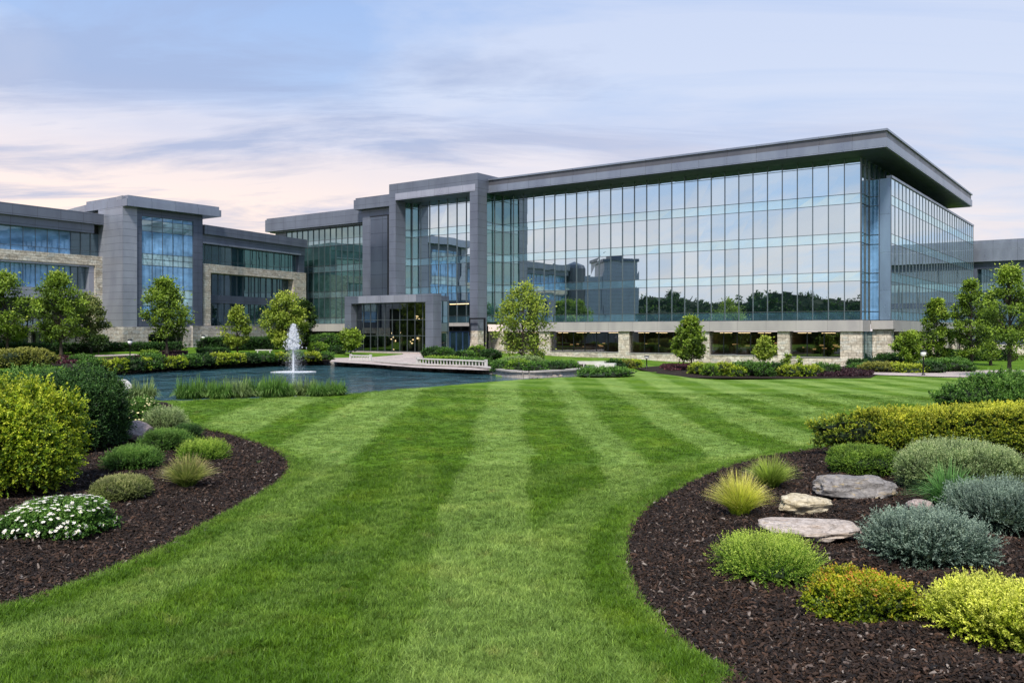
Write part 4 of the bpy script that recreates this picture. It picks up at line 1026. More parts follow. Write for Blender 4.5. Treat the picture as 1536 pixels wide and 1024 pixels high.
rock('rock', 'small rounded pinkish rock half hidden behind the silvery blue shrub', 1380,782,752,40,.25,'rock_pink', 2.5, 9)
rock('boulder', 'smooth pinkish boulder half buried behind the left herb mounds', 208,668,634,50,.6,'rock_pink', 2.4, 11, .04)
rock('boulder', 'white boulder on the pond edge behind the dark shrub', 184,598,573,36,.8,'rock_white', 2.8, 12, .05)
for k, (px, py, w, mm) in enumerate([(1007,0,0,0)]): pass
pebs = [(1370,1003,14,'rock_white','round white pebble in the mulch below the orange-tipped shrub'),(1380,952,13,'rock_cream','tan pebble between the orange-tipped and yellow shrubs'),(1354,996,9,'rock_grey','small grey pebble left of the round white one')]
for k, (px, py, w, mm, lb) in enumerate(pebs): 
    o = rock('pebble', lb, px, py, py-w*.45, w, w*.4/F*9, mm, 2.3, 30+k, .03); o['category'] = 'pebble'

# ------------------------------------------------------------------ background planting
def small_shrub(label, px, pyb, pyt, wpx, m, group=None, ry=None, name='garden_shrub', seed=0, n=2.6, leaf=1.0, cat='shrub'):
    X, Y, z, rx, ryy, h = place(px, pyb, pyt, wpx, ry=ry, bed=False); h = max(h, .25)
    b = Blob(rx, ryy, h, n=n, lump=.12, seed=seed, fq=3)
    area = 2*math.pi*((rx*ryy)**.5*h+rx*ryy*.5); lf = .11*leaf*(Y/75)**.5
    V, Fc, T = sprigs(b, int(min(2600, area*34)), L_=.3*leaf, nl=9, ll=lf*1.5, lw=lf, upb=.35, spread=.6, tipw=.5, wild=.06)
    cV, cF = b.core(.88, None, None, None)
    V, Fc, T, mi = join([(V, Fc, T, 0), (cV, cF, 0.0, 1)])
    o = np_mesh(name, V, Fc, [M['l_'+m], M['core']], tint=T, mi=mi, loc=(X, Y, z-.03))
    return tag(o, label, cat, group)
sd = 100
def row(name, group, items, cat='shrub'):
    global sd
    for px, pyb, pyt, w, m, lb in items:
        sd += 1; small_shrub(lb, px, pyb, pyt, w, m, group, name=name, seed=sd, cat=cat)
row('pond_shrub', 'shrubs along the far left bank of the pond', [
 (30,552,524,90,'olive','wide olive-yellow shrub mass at the far left by the path'),
 (138,560,540,36,'green','grey-green shrub at the left end of the pond bank row'),
 (160,559,541,28,'lime','yellow-green shrub, leftmost yellow one on the pond bank'),
 (180,558,539,24,'gold','bright yellow shrub left of the dark blue-green one on the pond bank'),
 (200,557,537,26,'dark','dark blue-green shrub in front of the left lamp post'),
 (215,555,538,18,'gold','small yellow shrub just right of the dark blue-green one'),
 (231,554,532,30,'green','taller mid green shrub in front of the purple bed'),
 (250,553,537,22,'lime','yellow-green shrub below the purple flower bed'),
 (266,551.5,537,24,'gold','golden shrub right under the purple flower bed'),
 (284,550,534,30,'green','mid green shrub spilling over the bank right of the purple bed'),
 (304,548,533,28,'dark','dark green shrub right of the spilling one on the bank'),
 (324,546,533,30,'lime','yellow-green shrub left of the small yellow tree trunk'),
 (343,545,533,24,'gold','golden shrub under the small yellow tree'),
 (358,544.5,532,20,'lime','pale green shrub just right of the small yellow tree trunk'),
 (375,543.5,531,26,'dark','dark rounded shrub on the bank left of the white bench'),
 (398,542,531,30,'green','mid green shrub below the white bench'),
 (421,541.5,532,28,'gold','golden low shrub left of the fountain jet'),
 (444,541,530,24,'green','green shrub right behind the fountain jet'),
 (466,541,531,26,'lime','yellow-green shrub right of the fountain jet'),
 (488,540,530,24,'green','last green shrub at the right end of the pond bank row')])
row('garden_shrub', 'shrubs before the stone office building', [
 (226,537,528,22,'bright','light green low shrub left of the purple bed'),
 (320,532,524,46,'dark','low dark clipped shrub pair in front of the long hedge'),
 (124,543,535,34,'green','low green shrub at the end of the dark red bed'),
 (490,526,500,52,'green','wide dark green shrub right of the fountain by the glass wing'),
 (460,524,503,36,'dark','dark green shrub between the lime tree and wide shrub'),
 (392,513,470,40,'dark','tall dark evergreen shrub between yellow and lime trees'),
 (478,530,516,26,'bright','light green shrub low in front of the wide dark one'),
 (505,531,520,22,'dark','small dark shrub left of the pavilion tree')])
row('entrance_shrub', 'shrubs by the entrance', [
 (650,538,522,30,'dark','dark shrub at the left end of the entrance planting'),
 (668,538,523,24,'green','mid green shrub next to the dark one at the entrance'),
 (684,540,529,22,'dark','low dark shrub in the middle of the entrance planting'),
 (700,540,528,24,'green','low mid green shrub left of the fresh green one by the portal leg'),
 (716,538,519,26,'bright','fresh green taller shrub in front of the stone portal leg'),
 (736,540,526,28,'dark','dark shrub at the right end of the entrance planting'),
 (806,540,528,18,'green','small upright shrub right of the double tree trunk')])
row('groundcover', 'groundcover mounds on the pond island', [
 (662,545,538,60,'bright','pale green groundcover behind the long white railing'),
 (712,549,540,54,'green','low green groundcover right behind the railing end'),
 (755,557,543,34,'green','leftmost dark green mound on the round island'),
 (778,559,542,38,'bright','light green mound in front of the double tree'),
 (803,560,545,36,'green','mid green mound at the middle of the round island'),
 (828,559,545,34,'dark','dark green mound right of the island middle'),
 (850,556,544,34,'green','rightmost green mound on the round island'),
 (786,551,537,60,'sage','sage green mound around the double tree trunk'),
 (906,566,555,80,'green','low dark green groundcover on the lawn tip right of the white block')])
row('bed_shrub', 'shrubs of the bed before the ground floor windows', [
 (922,552,542,24,'dark','dark low shrub behind the white block'),
 (938,552,542,22,'olive','olive low shrub right behind the white block'),
 (952,552,543,20,'gold','yellow low shrub left of the bollard lamp'),
 (1048,562,546,26,'lime','lime round shrub at the left end of the long front row'),
 (1066,564,548,24,'bright','bright green round shrub, second in the long front row'),
 (1086,564,545,30,'lime','large lime shrub, third in the long front row'),
 (1104,565,552,24,'gold','low golden shrub in front of the feathery green ones'),
 (1116,561,543,34,'green','feathery green shrub left of the young tree trunk'),
 (1140,565,545,34,'green','feathery dark green shrub under the young tree'),
 (1164,564,546,26,'dark','dark green shrub right of the young tree trunk'),
 (1182,565,549,24,'lime','lime shrub below the sapling'),
 (1202,565,550,30,'gold','golden shrub right of the sapling'),
 (1220,564,549,20,'lime','last lime shrub of the long front row'),
 (1238,561,547,34,'green','dull green shrub left of the purple bed by the corner')])
row('corner_shrub', 'shrubs by the right corner of the office', [
 (1288,552,541,30,'dark','dark low shrub at the stone corner pier'),
 (1340,551,532,60,'dark','dark clipped shrub block right of the corner'),
 (1320,559,546,52,'olive','olive low hedge along the pink path near the corner'),
 (1360,560,548,46,'lime','lime low hedge left of the black lamp post'),
 (1420,558,540,72,'green','broad green mound right of the black lamp post'),
 (1396,560,545,34,'dark','dark green mound just right of the lamp base'),
 (1286,556,548,24,'green','small green shrub under the dark one at the corner pier')])
def line_hedge(label, p0, p1, hw, h, m, seed):
    a = gpt(*p0)[:2]; b_ = gpt(*p1)[:2]
    return hedge_row('garden_hedge', label, (a, b_), hw, h, dict(per_m2=36, L_=.25, nl=9, ll=.17, lw=.12, upb=.35, spread=.6, tipw=.45, lighttop=.35, wild=.05), 'l_'+m, seed=seed, n=5, zb=False)
line_hedge('low dark clipped hedge along the wall of the stone building', (-60,530), (276,528), .6, .95, 'dark', 201)
line_hedge('long dark clipped hedge behind the small yellow tree', (298,526), (425,524), .8, 1.55, 'dark', 202)
line_hedge('dark hedge along the far lawn by the low grey building', (1400,541), (1520,541), .8, 1.2, 'dark', 203)
def flat_bed(name, label, pts, m, seed, kindlab='flower bed'):
    """flat carpet of bedding plants"""
    poly = [gpt(*p)[:2] for p in pts]; r = np.random.default_rng(seed); P = np.array(poly); x0, y0 = P.min(0); x1, y1 = P.max(0)
    n = int((x1-x0)*(y1-y0)*60); x = r.uniform(x0, x1, n); y = r.uniform(y0, y1, n); k = sdist(poly, x, y) > 0; x = x[k]; y = y[k]; n = len(x)
    h = .08+.16*r.random(n); B = np.column_stack([x, y, hgt0(x, y)+h*.6]); D = np.column_stack([r.normal(0,.6,n), r.normal(0,.6,n), .4+r.random(n)])
    V, Fc = leaves(B, D, .2, .15, r); return tag(np_mesh(name, V, Fc, M['l_'+m], tint=np.repeat(r.random(n), 4)), label, kindlab)
flat_bed('flower_bed', 'purple flower bed between the left lamp and the tower tree', [(200,537),(236,529),(282,529),(276,536),(240,541)], 'purple', 1)
flat_bed('flower_bed', 'dark red flower bed at the far left beside the path', [(66,542),(70,536),(128,536),(132,544),(90,547)], 'red', 2)
flat_bed('flower_bed', 'magenta flower bed left of the rounded tree before the windows', [(990,553),(994,549),(1036,548),(1040,555),(1005,557)], 'red', 3)
flat_bed('flower_bed', 'dark purple flower bed at the stone corner', [(1226,566),(1232,559),(1262,553),(1312,560),(1306,565.5)], 'purple', 4)
for pts in ([(950,552),(990,549),(1050,552),(1230,556),(1262,552),(1318,561),(1306,567),(1225,568),(1040,567),(985,560)],[(626,540),(740,537),(760,543),(880,546),(874,552),(855,557),(816,559),(777,558),(741,555),(700,549)],[(100,562),(60,545),(280,528),(290,535),(480,531),(500,541),(446,541),(368,542.5),(303,545.5),(238,551)]):
    o = poly_fill([gpt(*p)[:2] for p in pts], 1.0, hgt0, 'planting_bed', M['mulch'], zoff=.03); tag(o, kind='structure')

# ------------------------------------------------------------------ paths, pond edging
def sheet(name, pts, m, z=.05, step=1.5):
    return tag(poly_fill([gpt(*p)[:2] for p in pts], step, hgt0, name, m, zoff=z), kind='structure')
sheet('promenade', [(495,543),(500,537.5),(560,536),(605,532),(600,528),(700,524),(760,528),(700,534),(650,536.5),(625,540),(640,546),(740,552),(745,556),(720,556),(625,552),(552,546.5)], M['paving'])
sheet('path', [(1240,558),(1262,549),(1300,556),(1536,556),(1700,556),(1700,570),(1536,568),(1420,566),(1318,563),(1300,561)], M['paving'], .055)
sheet('path', [(-100,541),(60,536),(200,531.5),(215,533),(60,539),(-100,545)], M['paving'], .055)
# stone pond wall with coping along the far shore
sh = smooth_closed([wpt(*p) for p in [(903,561),(875,562.5),(812,567),(770,566.5),(735,561),(700,557),(625,554.5),(552,548.5),(500,545.5),(446,543.5),(368,545),(303,548),(238,553.5),(160,561)]], 5, closed=False)
def ribbon(name, line, w, z0, z1, m, label=None, cat=None, inward=0, skipn=0):
    mb = MB(); 
    for i in range(len(line)-1):
        a = np.array(line[i]); b_ = np.array(line[i+1])
        f = Fr(a, b_-a); ln = np.linalg.norm(b_-a); ztop = (hgt0(*a)+hgt0(*b_))/2
        mb.box(f, -.02, ln-.01, z0, z1 if z1 < 5 else ztop, inward, inward+w)
    o = mb.build(name, m)
    if label: tag(o, label, cat)
    return o
ribbon('pond_wall', sh, .5, -.5, .60, M['stone_rough'], 'low stone retaining wall around the far shore of the pond', 'wall', inward=-.1)
ribbon('pond_coping', sh, .8, .603, .70, M['coping'], 'pale coping slabs on top of the pond wall', 'coping', inward=-.22)
# pond-edge stones below the wall
mb_r = random.Random(4); V_ = []
def pebble_strip():
    parts = []
    for i in range(0, 60):
        k = mb_r.randrange(0, len(sh)-1); t = mb_r.random(); a = np.array(sh[k]); b_ = np.array(sh[k+1]); q = a+(b_-a)*t+np.array([mb_r.uniform(-.1,.1), -mb_r.uniform(.1,.5)]); s = mb_r.uniform(.12,.3)
        th, ph = np.meshgrid(np.linspace(0, 2*math.pi, 9)[:-1], np.linspace(-1.57, 1.57, 6)); u = np.stack([np.cos(ph)*np.cos(th), np.cos(ph)*np.sin(th), np.sin(ph)*.6], -1).reshape(-1,3)
        u = u*s*(1+.25*np.sin(u*9+i)); ii = np.arange(48).reshape(6,8); jj = np.roll(ii,-1,1)
        parts.append((u+np.array([q[0], q[1], WZ+.05]), np.stack([ii[:-1],jj[:-1],jj[1:],ii[1:]],-1).reshape(-1,4), 0.0, 0))
    V, Fc, T, mi = join(parts); return tag(np_mesh('shore_stones', V, Fc, M['rock_grey'], smooth=True), kind='stuff')
pebble_strip()
# white balustrades
def railing(label, p0, p1, h, n):
    a = gpt(*p0); b_ = gpt(*p1); f = Fr(a[:2], (b_[0]-a[0], b_[1]-a[1])); ln = math.hypot(b_[0]-a[0], b_[1]-a[1]); z0 = min(a[2], b_[2])
    root = empty('railing', (a[0], a[1], z0), label, 'railing', 'white railings by the pond')
    g = Fr((0,0), f.d)
    mb = MB(); mb.box(g, -.08, ln+.08, h-.1, h, -.09, .09); mb.build('top_rail', M['white'], root)
    mb = MB(); mb.box(g, -.05, ln+.05, .10, .18, -.06, .06); mb.build('bottom_rail', M['white'], root)
    for k in range(n+1):
        mb = MB(); s = ln*k/n; big = k in (0, n); w = .09 if big else .035; mb.box(g, s-w, s+w, 0, h-.101 if not big else h+.06, -w, w) if not big else mb.box(g, s-w, s+w, 0, h+.08, -w, w); mb.build('post', M['white'], root)
railing('long low white railing on the promenade right of the entrance path', (626,547.5), (729,552.5), .62, 22)
railing('short low white railing left of the entrance path', (526,541), (556,542.5), .6, 7)
# white wall block and slab at the tip of the lawn
X, Y, z = gpt(904, 558); f = Fr((X, Y), (1,-.25))
o = MB(); o.box(f, -.6, .85, z-.2, z+.62, 0, -1.1); o = o.build('stone_block', M['whitestone']); tag(o, 'white cube-like stone block at the pond end of the lawn', 'stone block')
X, Y, z = gpt(884, 559); f = Fr((X, Y), (1,-.1))
root = empty('weir_box', (X, Y, z), 'grey metal pond outlet box left of the white stone block', 'outlet box')
g0 = Fr((0,0), (1,-.1))
mb = MB(); mb.box(g0, -.35, .35, -.3, .45, 0, -.6); mb.build('box_body', M['panel_dark'], root); mb = MB(); mb.box(g0, -.42, -.36, -.3, .6, .05, -.7); mb.box(g0, .36, .42, -.3, .5, .05, -.7); mb.build('side_plate', M['whitestone'], root)
a = gpt(868, 546.5); b_ = gpt(918, 547.5); f = Fr(a[:2], (b_[0]-a[0], b_[1]-a[1])); mb = MB(); mb.box(f, 0, 4.0, a[2]-.1, a[2]+.28, 0, -.5); tag(mb.build('stone_ledge', M['whitestone']), 'thin pale stone ledge behind the white block', 'ledge')
X, Y, z = gpt(396, 530.5); root = empty('bench', (X, Y, z), 'white slab bench on the grass before the long hedge', 'bench')
g0 = Fr((0,0), (1,.1)); mb = MB(); mb.box(g0, -.9, .9, .36, .46, -.22, .22); mb.build('seat', M['white'], root)
for s in (-.65, .65): mb = MB(); mb.box(g0, s-.08, s+.08, 0, .359, -.18, .18); mb.build('leg', M['white'], root)
# ------------------------------------------------------------------ lamps
def lathe(prof, n=14):
    V = []; Fc = []
    for r_, z_ in prof: V += [(r_*math.cos(2*math.pi*k/n), r_*math.sin(2*math.pi*k/n), z_) for k in range(n)]
    for i in range(len(prof)-1):
        for k in range(n): Fc.append((i*n+k, i*n+(k+1) % n, (i+1)*n+(k+1) % n, (i+1)*n+k))
    return V, Fc
def lamp(label, px, pyb, pyt, kind=0, group='garden lamps'):
    X, Y, z = gpt(px, pyb); H = EYE-z-(pyt-HOR)*Y/F
    root = empty('garden_lamp', (X, Y, z), label, 'lamp post', group)
    V, Fc = lathe([(.13,0),(.13,.12),(.07,.18),(.05,.3),(.045,H*.66),(.07,H*.68),(.05,H*.71),(.05,H*.74)]); np_mesh('pole', V, Fc, M['black'], parent=root, smooth=True)
    V, Fc = lathe([(.05,H*.74),(.16,H*.78),(.21,H*.86),(.16,H*.93),(.02,H*.96)]); np_mesh('globe', V, Fc, M['lampglobe'], parent=root, smooth=True)
    V, Fc = lathe([(.0,H*.94),(.24,H*.93),(.20,H*.965),(.05,H*.99),(.0,H)]); np_mesh('cap', V, Fc, M['black'] if kind else M['mullion_dark'], parent=root, smooth=True)
lamp('black lamp post with white globe left of the tower tree', 195, 541, 508)
lamp('black lamp post with grey-white head on the pink path at right', 1385, 563.5, 524, 1)
lamp('short black lamp head above the long hedge', 305, 524, 502)
lamp('small black bollard lamp before the second ground floor window', 970, 552.5, 533, 1)
# thin steel frame by the portal
FX = MF.S(727, 5.6); zg = .6
root = empty('steel_frame', (*MF.P(FX, 5.6), zg), 'thin dark steel frame post and beam in front of the portal leg', 'steel frame')
g0 = Fr((0,0), U); ax = MF.S(704, 5.6)-FX; zt_ = MF.Z(726, 476.5, 5.6)-zg
mb = MB(); mb.box(g0, -.09, .09, 0, zt_, -.09, .09); mb.build('post', M['black'], root)
mb = MB(); mb.box(g0, ax, -.091, zt_-.16, zt_, -.07, .07); mb.build('beam', M['black'], root)
for a, mm in ((ax, 'black'),): mb = MB(); mb.box(g0, a-.001, a+.12, zt_-2.1, zt_-.161, -.05, .05); mb.build('hanger', M[mm], root)

# ------------------------------------------------------------------ trees
def tree_geo(H, R, z0, seed, ncl=60, npl=110, leaf=.22, shape=0, trunk=.13, lean=0.0, twin=False, dens=1.0, cr=.19):
    """tapered trunk with limbs, crown of leaf clumps with gaps"""
    r = np.random.default_rng(seed); rr = random.Random(seed)
    C = []; tries = 0
    while len(C) < ncl and tries < 9000:
        tries += 1
        t = rr.random()**(.85); zz_ = z0+(H-z0)*t*.96
        if shape == 0: rad = R*math.sin(math.pi*min(1, (.12+.83*t)))**.8*(1.1-.38*t)
        elif shape == 1: rad = R*(1-t)**.75*(1 if t > .12 else .6+t*3.3)
        else: rad = R*math.sqrt(max(0, 1-(2*t-1)**2))
        a = rr.uniform(0, 2*math.pi); q = rad*.97*math.sqrt(rr.uniform(.10, 1))*rr.uniform(.8,1.1)
        C.append((q*math.cos(a)+lean*t, q*math.sin(a), zz_))
    C = np.array(C); rc = R*cr*(.45+.75*r.random(len(C)))*dens
    parts = []; n = npl
    u = unit(r.normal(size=(len(C), n, 3)))*(r.random((len(C), n, 1))**.45)*(1+1.3*r.random((len(C), n, 1))**5)
    P = C[:,None,:]+u*rc[:,None,None]*np.array([1.15,1.15,.85])
    D = unit(u+r.normal(0,.7,u.shape)+np.array([0,0,-.15]))
    P = P.reshape(-1,3); D = D.reshape(-1,3)
    V, Fc = leaves(P, D, leaf*(.7+.6*r.random(len(P))), leaf*.62, r, .2)
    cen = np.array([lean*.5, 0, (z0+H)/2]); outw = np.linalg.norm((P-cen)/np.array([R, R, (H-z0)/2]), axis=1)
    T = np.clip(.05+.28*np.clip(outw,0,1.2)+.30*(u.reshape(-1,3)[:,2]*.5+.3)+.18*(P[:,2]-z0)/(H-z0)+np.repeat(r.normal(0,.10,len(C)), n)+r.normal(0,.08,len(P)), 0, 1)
    crown = (V, Fc, np.repeat(T, 4))
    mb = MB(); top = z0+(H-z0)*.72
    def stem(x0, x1, tr_, tt):
        pts = [(x0+(x1-x0)*k/5+rr.uniform(-.05,.05)*k*.4, rr.uniform(-.04,.04)*k*.5, -.1+(tt+.1)*k/5) for k in range(6)]
        for k in range(5):
            ra = tr_*(1-.8*k/5); rb = tr_*(1-.8*(k+1)/5); mb.tube(pts[k], pts[k+1], ra*(1.35 if k == 0 else 1), rb, 9, cap=False)
        return pts
    stems = [stem(0, lean*.7, trunk, top)]
    if twin: stems.append(stem(twin, twin*1.2, trunk*.7, top*.9))
    order = np.argsort(r.random(len(C)))[:max(10, len(C)//2)]
    for i in order:
        c = C[i]; pts = stems[rr.randrange(len(stems))]; zf_ = min(max(z0*.85, c[2]-(.35+.5*rr.random())*math.hypot(c[0], c[1])-.3), top*.97)
        k = min(4, int(zf_/(top+.1)*5)); p = pts[k]; q = pts[k+1]; t = (zf_-p[2])/(q[2]-p[2]+1e-6); t = max(0, min(1, t)); b0 = [p[j]+(q[j]-p[j])*t for j in range(3)]
        mid = [(b0[j]+c[j])/2+(0,0,.12)[j]*2 for j in range(3)]
        mb.tube(b0, mid, trunk*.30, trunk*.18, 5, cap=False); mb.tube(mid, tuple(c), trunk*.18, trunk*.05, 5, cap=False)
    return crown, mb
def tree(label, px, pyb, pyt, pxl, pxr, pcb, m, seed, shape=0, name='garden_tree', group=None, bark='bark', xy=None, H=None, R=None, z0=None, **kw):
    if xy is None:
        X, Y, z = gpt(px, pyb); H = EYE-z-(pyt-HOR)*Y/F; z0 = max(.2, EYE-z-(pcb-HOR)*Y/F); R = (pxr-pxl)/2*Y/F; kw.setdefault('lean', ((pxl+pxr)/2-px)*Y/F)
    else: X, Y = xy; z = float(hgt0(X, Y))
    lf = kw.pop('leaf', None) or .25*(Y/85)**.8
    vol = R*R*(H-z0); kw.setdefault('ncl', int(min(230, 60+vol*1.5))); kw['npl'] = int(kw.get('npl', 110)*.62)
    root = empty(name, (X, Y, z), label, 'tree', group)
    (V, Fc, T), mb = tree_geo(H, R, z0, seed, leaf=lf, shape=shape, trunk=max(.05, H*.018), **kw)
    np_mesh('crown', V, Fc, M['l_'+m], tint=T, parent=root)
    mb.build('trunk', M[bark], root, smooth=True)
    return root
tree('broad dark green tree cut by the left edge of the photo', 12,534,408,-38,48,508,'tree',1, npl=105)
tree('tall full green tree, second from the left edge', 92,534,408,44,130,506,'tree',2, npl=105)
tree('slender olive green tree beside the grey tower', 137,530,440,106,160,512,'taupe',3, npl=90)
tree('little ball-shaped tree at the foot of the tower', 148,533,506,136,161,520,'treedark',4, shape=2, npl=90, cr=.3)
tree('full green tree in front of the tower window', 251,534,418,205,284,502,'tree',5, npl=105)
tree('small yellow-green tree in front of the stone building', 356,534,459,333,380,518,'treelime',6, npl=70)
tree('lime green rounded tree left of the fountain jet', 430,530,439,396,462,520,'treelime',7, shape=2, npl=120)
tree('dark round tree crown behind the lime tree', 452,524,448,430,474,515,'treedark',8, shape=2, npl=100)
tree('small round dark tree left of the entrance pavilion', 526,533,494,509,540,522,'tree',9, shape=2, npl=100, cr=.28)
tree('airy light green double-trunk tree on the round island', 784,547,424,734,835,532,'treelime',10, npl=62, twin=.95, cr=.19, ncl=130)
tree('egg-shaped green tree in front of the ground floor windows', 1037,556,476,1007,1063,538,'tree',11, npl=130)
tree('young slim tree behind the long shrub row', 1146,553,505,1132,1163,537,'treelime',12, npl=80, cr=.24)
tree('thin sapling right of the young slim tree', 1180,556,531,1173,1189,548,'tree',13, npl=40, ncl=12, cr=.3, name='sapling')
tree('tiny sapling with sparse leaves near the corner shrubs', 1198,556,536,1193,1204,550,'tree',14, npl=26, ncl=9, cr=.3, name='sapling')
tree('small leafy tree beside the dark hedge at the building corner', 1363,553,498,1344,1382,545,'tree',15, shape=2, npl=110, cr=.26)
tree('dark olive tree in front of the mirrored side of the office', 1406,551,446,1378,1430,540,'tree',16, npl=110)
tree('tall light olive tree, middle of the right group', 1458,553,417,1424,1484,536,'tree',17, npl=100)
tree('large green tree by the path at the right edge', 1514,567,394,1468,1562,540,'tree',18, npl=120, cr=.17)
tree('slim tree behind the large tree at the right edge', 1486,548,440,1462,1506,536,'tree',19, npl=90)
# wood off to the left, mirrored in the glass front
k = 0
for (x, y, h, rr_) in [(-96,-30,11,5),(-92,-18,9,4.5),(-98,-6,12,5.5),(-90,4,9.5,5),(-95,15,11,5),(-88,24,10,5),(-94,33,13,5.5),(-86,40,10,4.5),(-92,50,15,6),(-102,-44,12,6),(-106,-58,11,6),(-84,57,12,4.5),(-112,-72,12,6)]:
    k += 1
    for j in range(2):
        x_ = x-j*5-2*(k % 2); y_ = y+j*6; hh_ = h*(1-.12*j)
        tree('dense dark tree of the wood beyond the left side of the lawn', 0,0,0,0,0,0,'treedark', 60+k*2+j, shape=(k+j) % 2*1, xy=(x_, y_), H=hh_, R=rr_*.8, z0=1.0, leaf=.5, npl=90, ncl=50, name='wood_tree', group='trees of the wood beyond the lawn', cr=.24)
protos = [o for o in COL.objects if o.name.startswith('wood_tree')][:6]
kr = random.Random(21)
for k in range(34):
    y_ = -66+k*3.7; src = protos[k % 6]; x_ = -86+kr.uniform(-3,1)-(4 if y_ > 50 else 0)
    o = src.copy(); COL.objects.link(o); o.location = (x_, y_, float(hgt0(x_, y_))); s_ = kr.uniform(.85,1.2); o.scale = (s_*.85, s_*.85, s_*.86); o.rotation_euler.z = kr.uniform(0,6.28)
    for ch in src.children:
        c_ = ch.copy(); COL.objects.link(c_); c_.parent = o
b = Blob(62, 3.0, 10.4, n=6, lump=.22, seed=77, up=.8, fq=9); V, Fc, T = sprigs(b, 5200, L_=1.0, nl=6, ll=.9, lw=.6, upb=.4, spread=.6)
cV, cF = b.core(.9, None, None, None); V, Fc, T, mi = join([(V, Fc, T, 0), (cV, cF, 0.0, 1)])
o = np_mesh('wood_undergrowth', V, Fc, [M['l_treedark'], M['core']], tint=T, mi=mi, loc=(-84.5, -6, .1)); o.rotation_euler.z = math.pi/2; tag(o, kind='stuff')
# far block with a round stair tower seen mirrored in the glass
fb = empty('stair_tower_block', (-74,63,.6), 'pale block with a drum stair tower, mirrored in the glass front', 'building')
f = Fr((-70,58), (-.2,1)); f.o = np.array([-70+74, 58-63.]) 
mb = MB(); mb.box(f, 0, 7, 0, 17, 0, 9); mb.box(f, 7.1, 13, 0, 14, .5, 9); mb.build('wall', M['panel_fine'], fb)
mb = MB(); mb.box(f, -.3, 7.3, 17.01, 17.6, -.3, 9.3); mb.box(f, 2, 5, 17.61, 18.8, 2, 6); mb.build('roof', M['panel_dark'], fb)
V, Fc = lathe([(2.2,0),(2.2,15.5),(1.9,16.2),(.1,16.9)], 24); V = [(x+9, y+9, z) for x, y, z in V]; np_mesh('drum', V, Fc, M['light_strip'], parent=fb, smooth=False)
mb = MB()
for fl in range(5):
    for c_ in range(3): mb.box(f, 1+c_*2, 2.4+c_*2, 2+fl*3, 3.6+fl*3, -.04, 0)
mb.build('window', M['glass_dark'], fb)
# reeds
for k, (px, w, yt, lb) in enumerate([(213,30,566,'pale reed tuft beside the white boulder'),(285,32,567,'leftmost dense reed clump at the near pond edge'),(307,30,562,'tall yellowish reed clump left in the reed row'),(331,28,568,'low dark reed clump between the taller ones'),(356,36,562,'wide reed clump below the fountain basin left'),(383,34,563,'reed clump left of the gap under the fountain'),(412,32,562,'tallest green reed clump under the fountain'),(432,14,570,'thin reed clump right under the fountain jet'),(456,30,566,'feathery reed clump right of the fountain'),(480,26,567,'sparse reed clump, second from the right'),(503,24,568,'rightmost low reed clump')]):
    grass_clump('reed_clump', lb, (px, 601.5-(px-213)*.024-(k % 3), yt-1, w*1.35), 'l_reed' if k % 4 else 'l_sage', 520, .75, .05, 50+k, cat='reeds', group='reed clumps along the near pond edge', bedz=False, rad=.85, droop=.9, hscale=[1,1.12,.86,1.05,.92][k % 5])

# ------------------------------------------------------------------ fountain
X, Y = wpt(440, 557.5)
m, nt, out = mat('spray_water')
d = N(nt, 'ShaderNodeBsdfDiffuse'); d.inputs[0].default_value = (.86,.88,.92,1); tl = N(nt, 'ShaderNodeBsdfTranslucent'); tl.inputs[0].default_value = (.9,.92,.95,1)
tp = N(nt, 'ShaderNodeBsdfTransparent'); mx = N(nt, 'ShaderNodeMixShader'); mx.inputs[0].default_value = .5; L(nt, d.outputs[0], mx.inputs[1]); L(nt, tl.outputs[0], mx.inputs[2])
at = N(nt, 'ShaderNodeAttribute', attribute_name='tint'); m2 = N(nt, 'ShaderNodeMixShader'); L(nt, at.outputs['Fac'], m2.inputs[0]); L(nt, tp.outputs[0], m2.inputs[1]); L(nt, mx.outputs[0], m2.inputs[2]); L(nt, m2.outputs[0], out.inputs[0])
M['spray'] = m
fo = empty('fountain', (X, Y, WZ), 'white water jet spraying up from the pond with a foaming ring', 'fountain')
HJ = (557.5-486)*Y/F
r = np.random.default_rng(5)
V, Fc = lathe([(.12,0),(.075,.3),(.07,HJ*.5),(.10,HJ*.8),(.07,HJ*.93),(.01,HJ*.98)], 10); np_mesh('jet', V, Fc, M['spray'], tint=np.full(len(V), .92), parent=fo, smooth=True)
def drops(P, s, vel, t):
    n = len(P); a = unit(vel); b_ = unit(np.cross(a, r.normal(size=(n,3)))); c_ = np.cross(a, b_); s = s[:,None]
    V = np.stack([P-a*s*1.8, P+b_*s, P+a*s*1.8, P-b_*s], 1).reshape(-1,3); V2 = np.stack([P-a*s*1.8, P+c_*s, P+a*s*1.8, P-c_*s], 1).reshape(-1,3)
    V = np.concatenate([V, V2]); return V, np.arange(len(V)).reshape(-1,4), np.concatenate([np.repeat(t,4)]*2)
n = 15000; ph = r.random(n)*6.283; vr = np.abs(r.normal(0,.34,n))+.02; vz0 = math.sqrt(2*9.8*HJ)*(.86+.14*r.random(n)**.5); tt = r.random(n)**.85*2*vz0/9.8
z = vz0*tt-4.9*tt*tt; tf = np.clip(tt-vz0/9.8*.75, 0, 9); rad = .03+vr*tf*1.35*np.clip(.35+tt*.5,0,1); keep = z > 0
P = np.column_stack([rad*np.cos(ph)+tf*.06, rad*np.sin(ph), z])[keep]; vel = np.column_stack([vr*np.cos(ph), vr*np.sin(ph), vz0-9.8*tt])[keep]; n = len(P)
V, Fc, T = drops(P, .008+.011*r.random(n), vel, .12+.45*r.random(n)**2)
np_mesh('spray', V, Fc, M['spray'], tint=T, parent=fo)
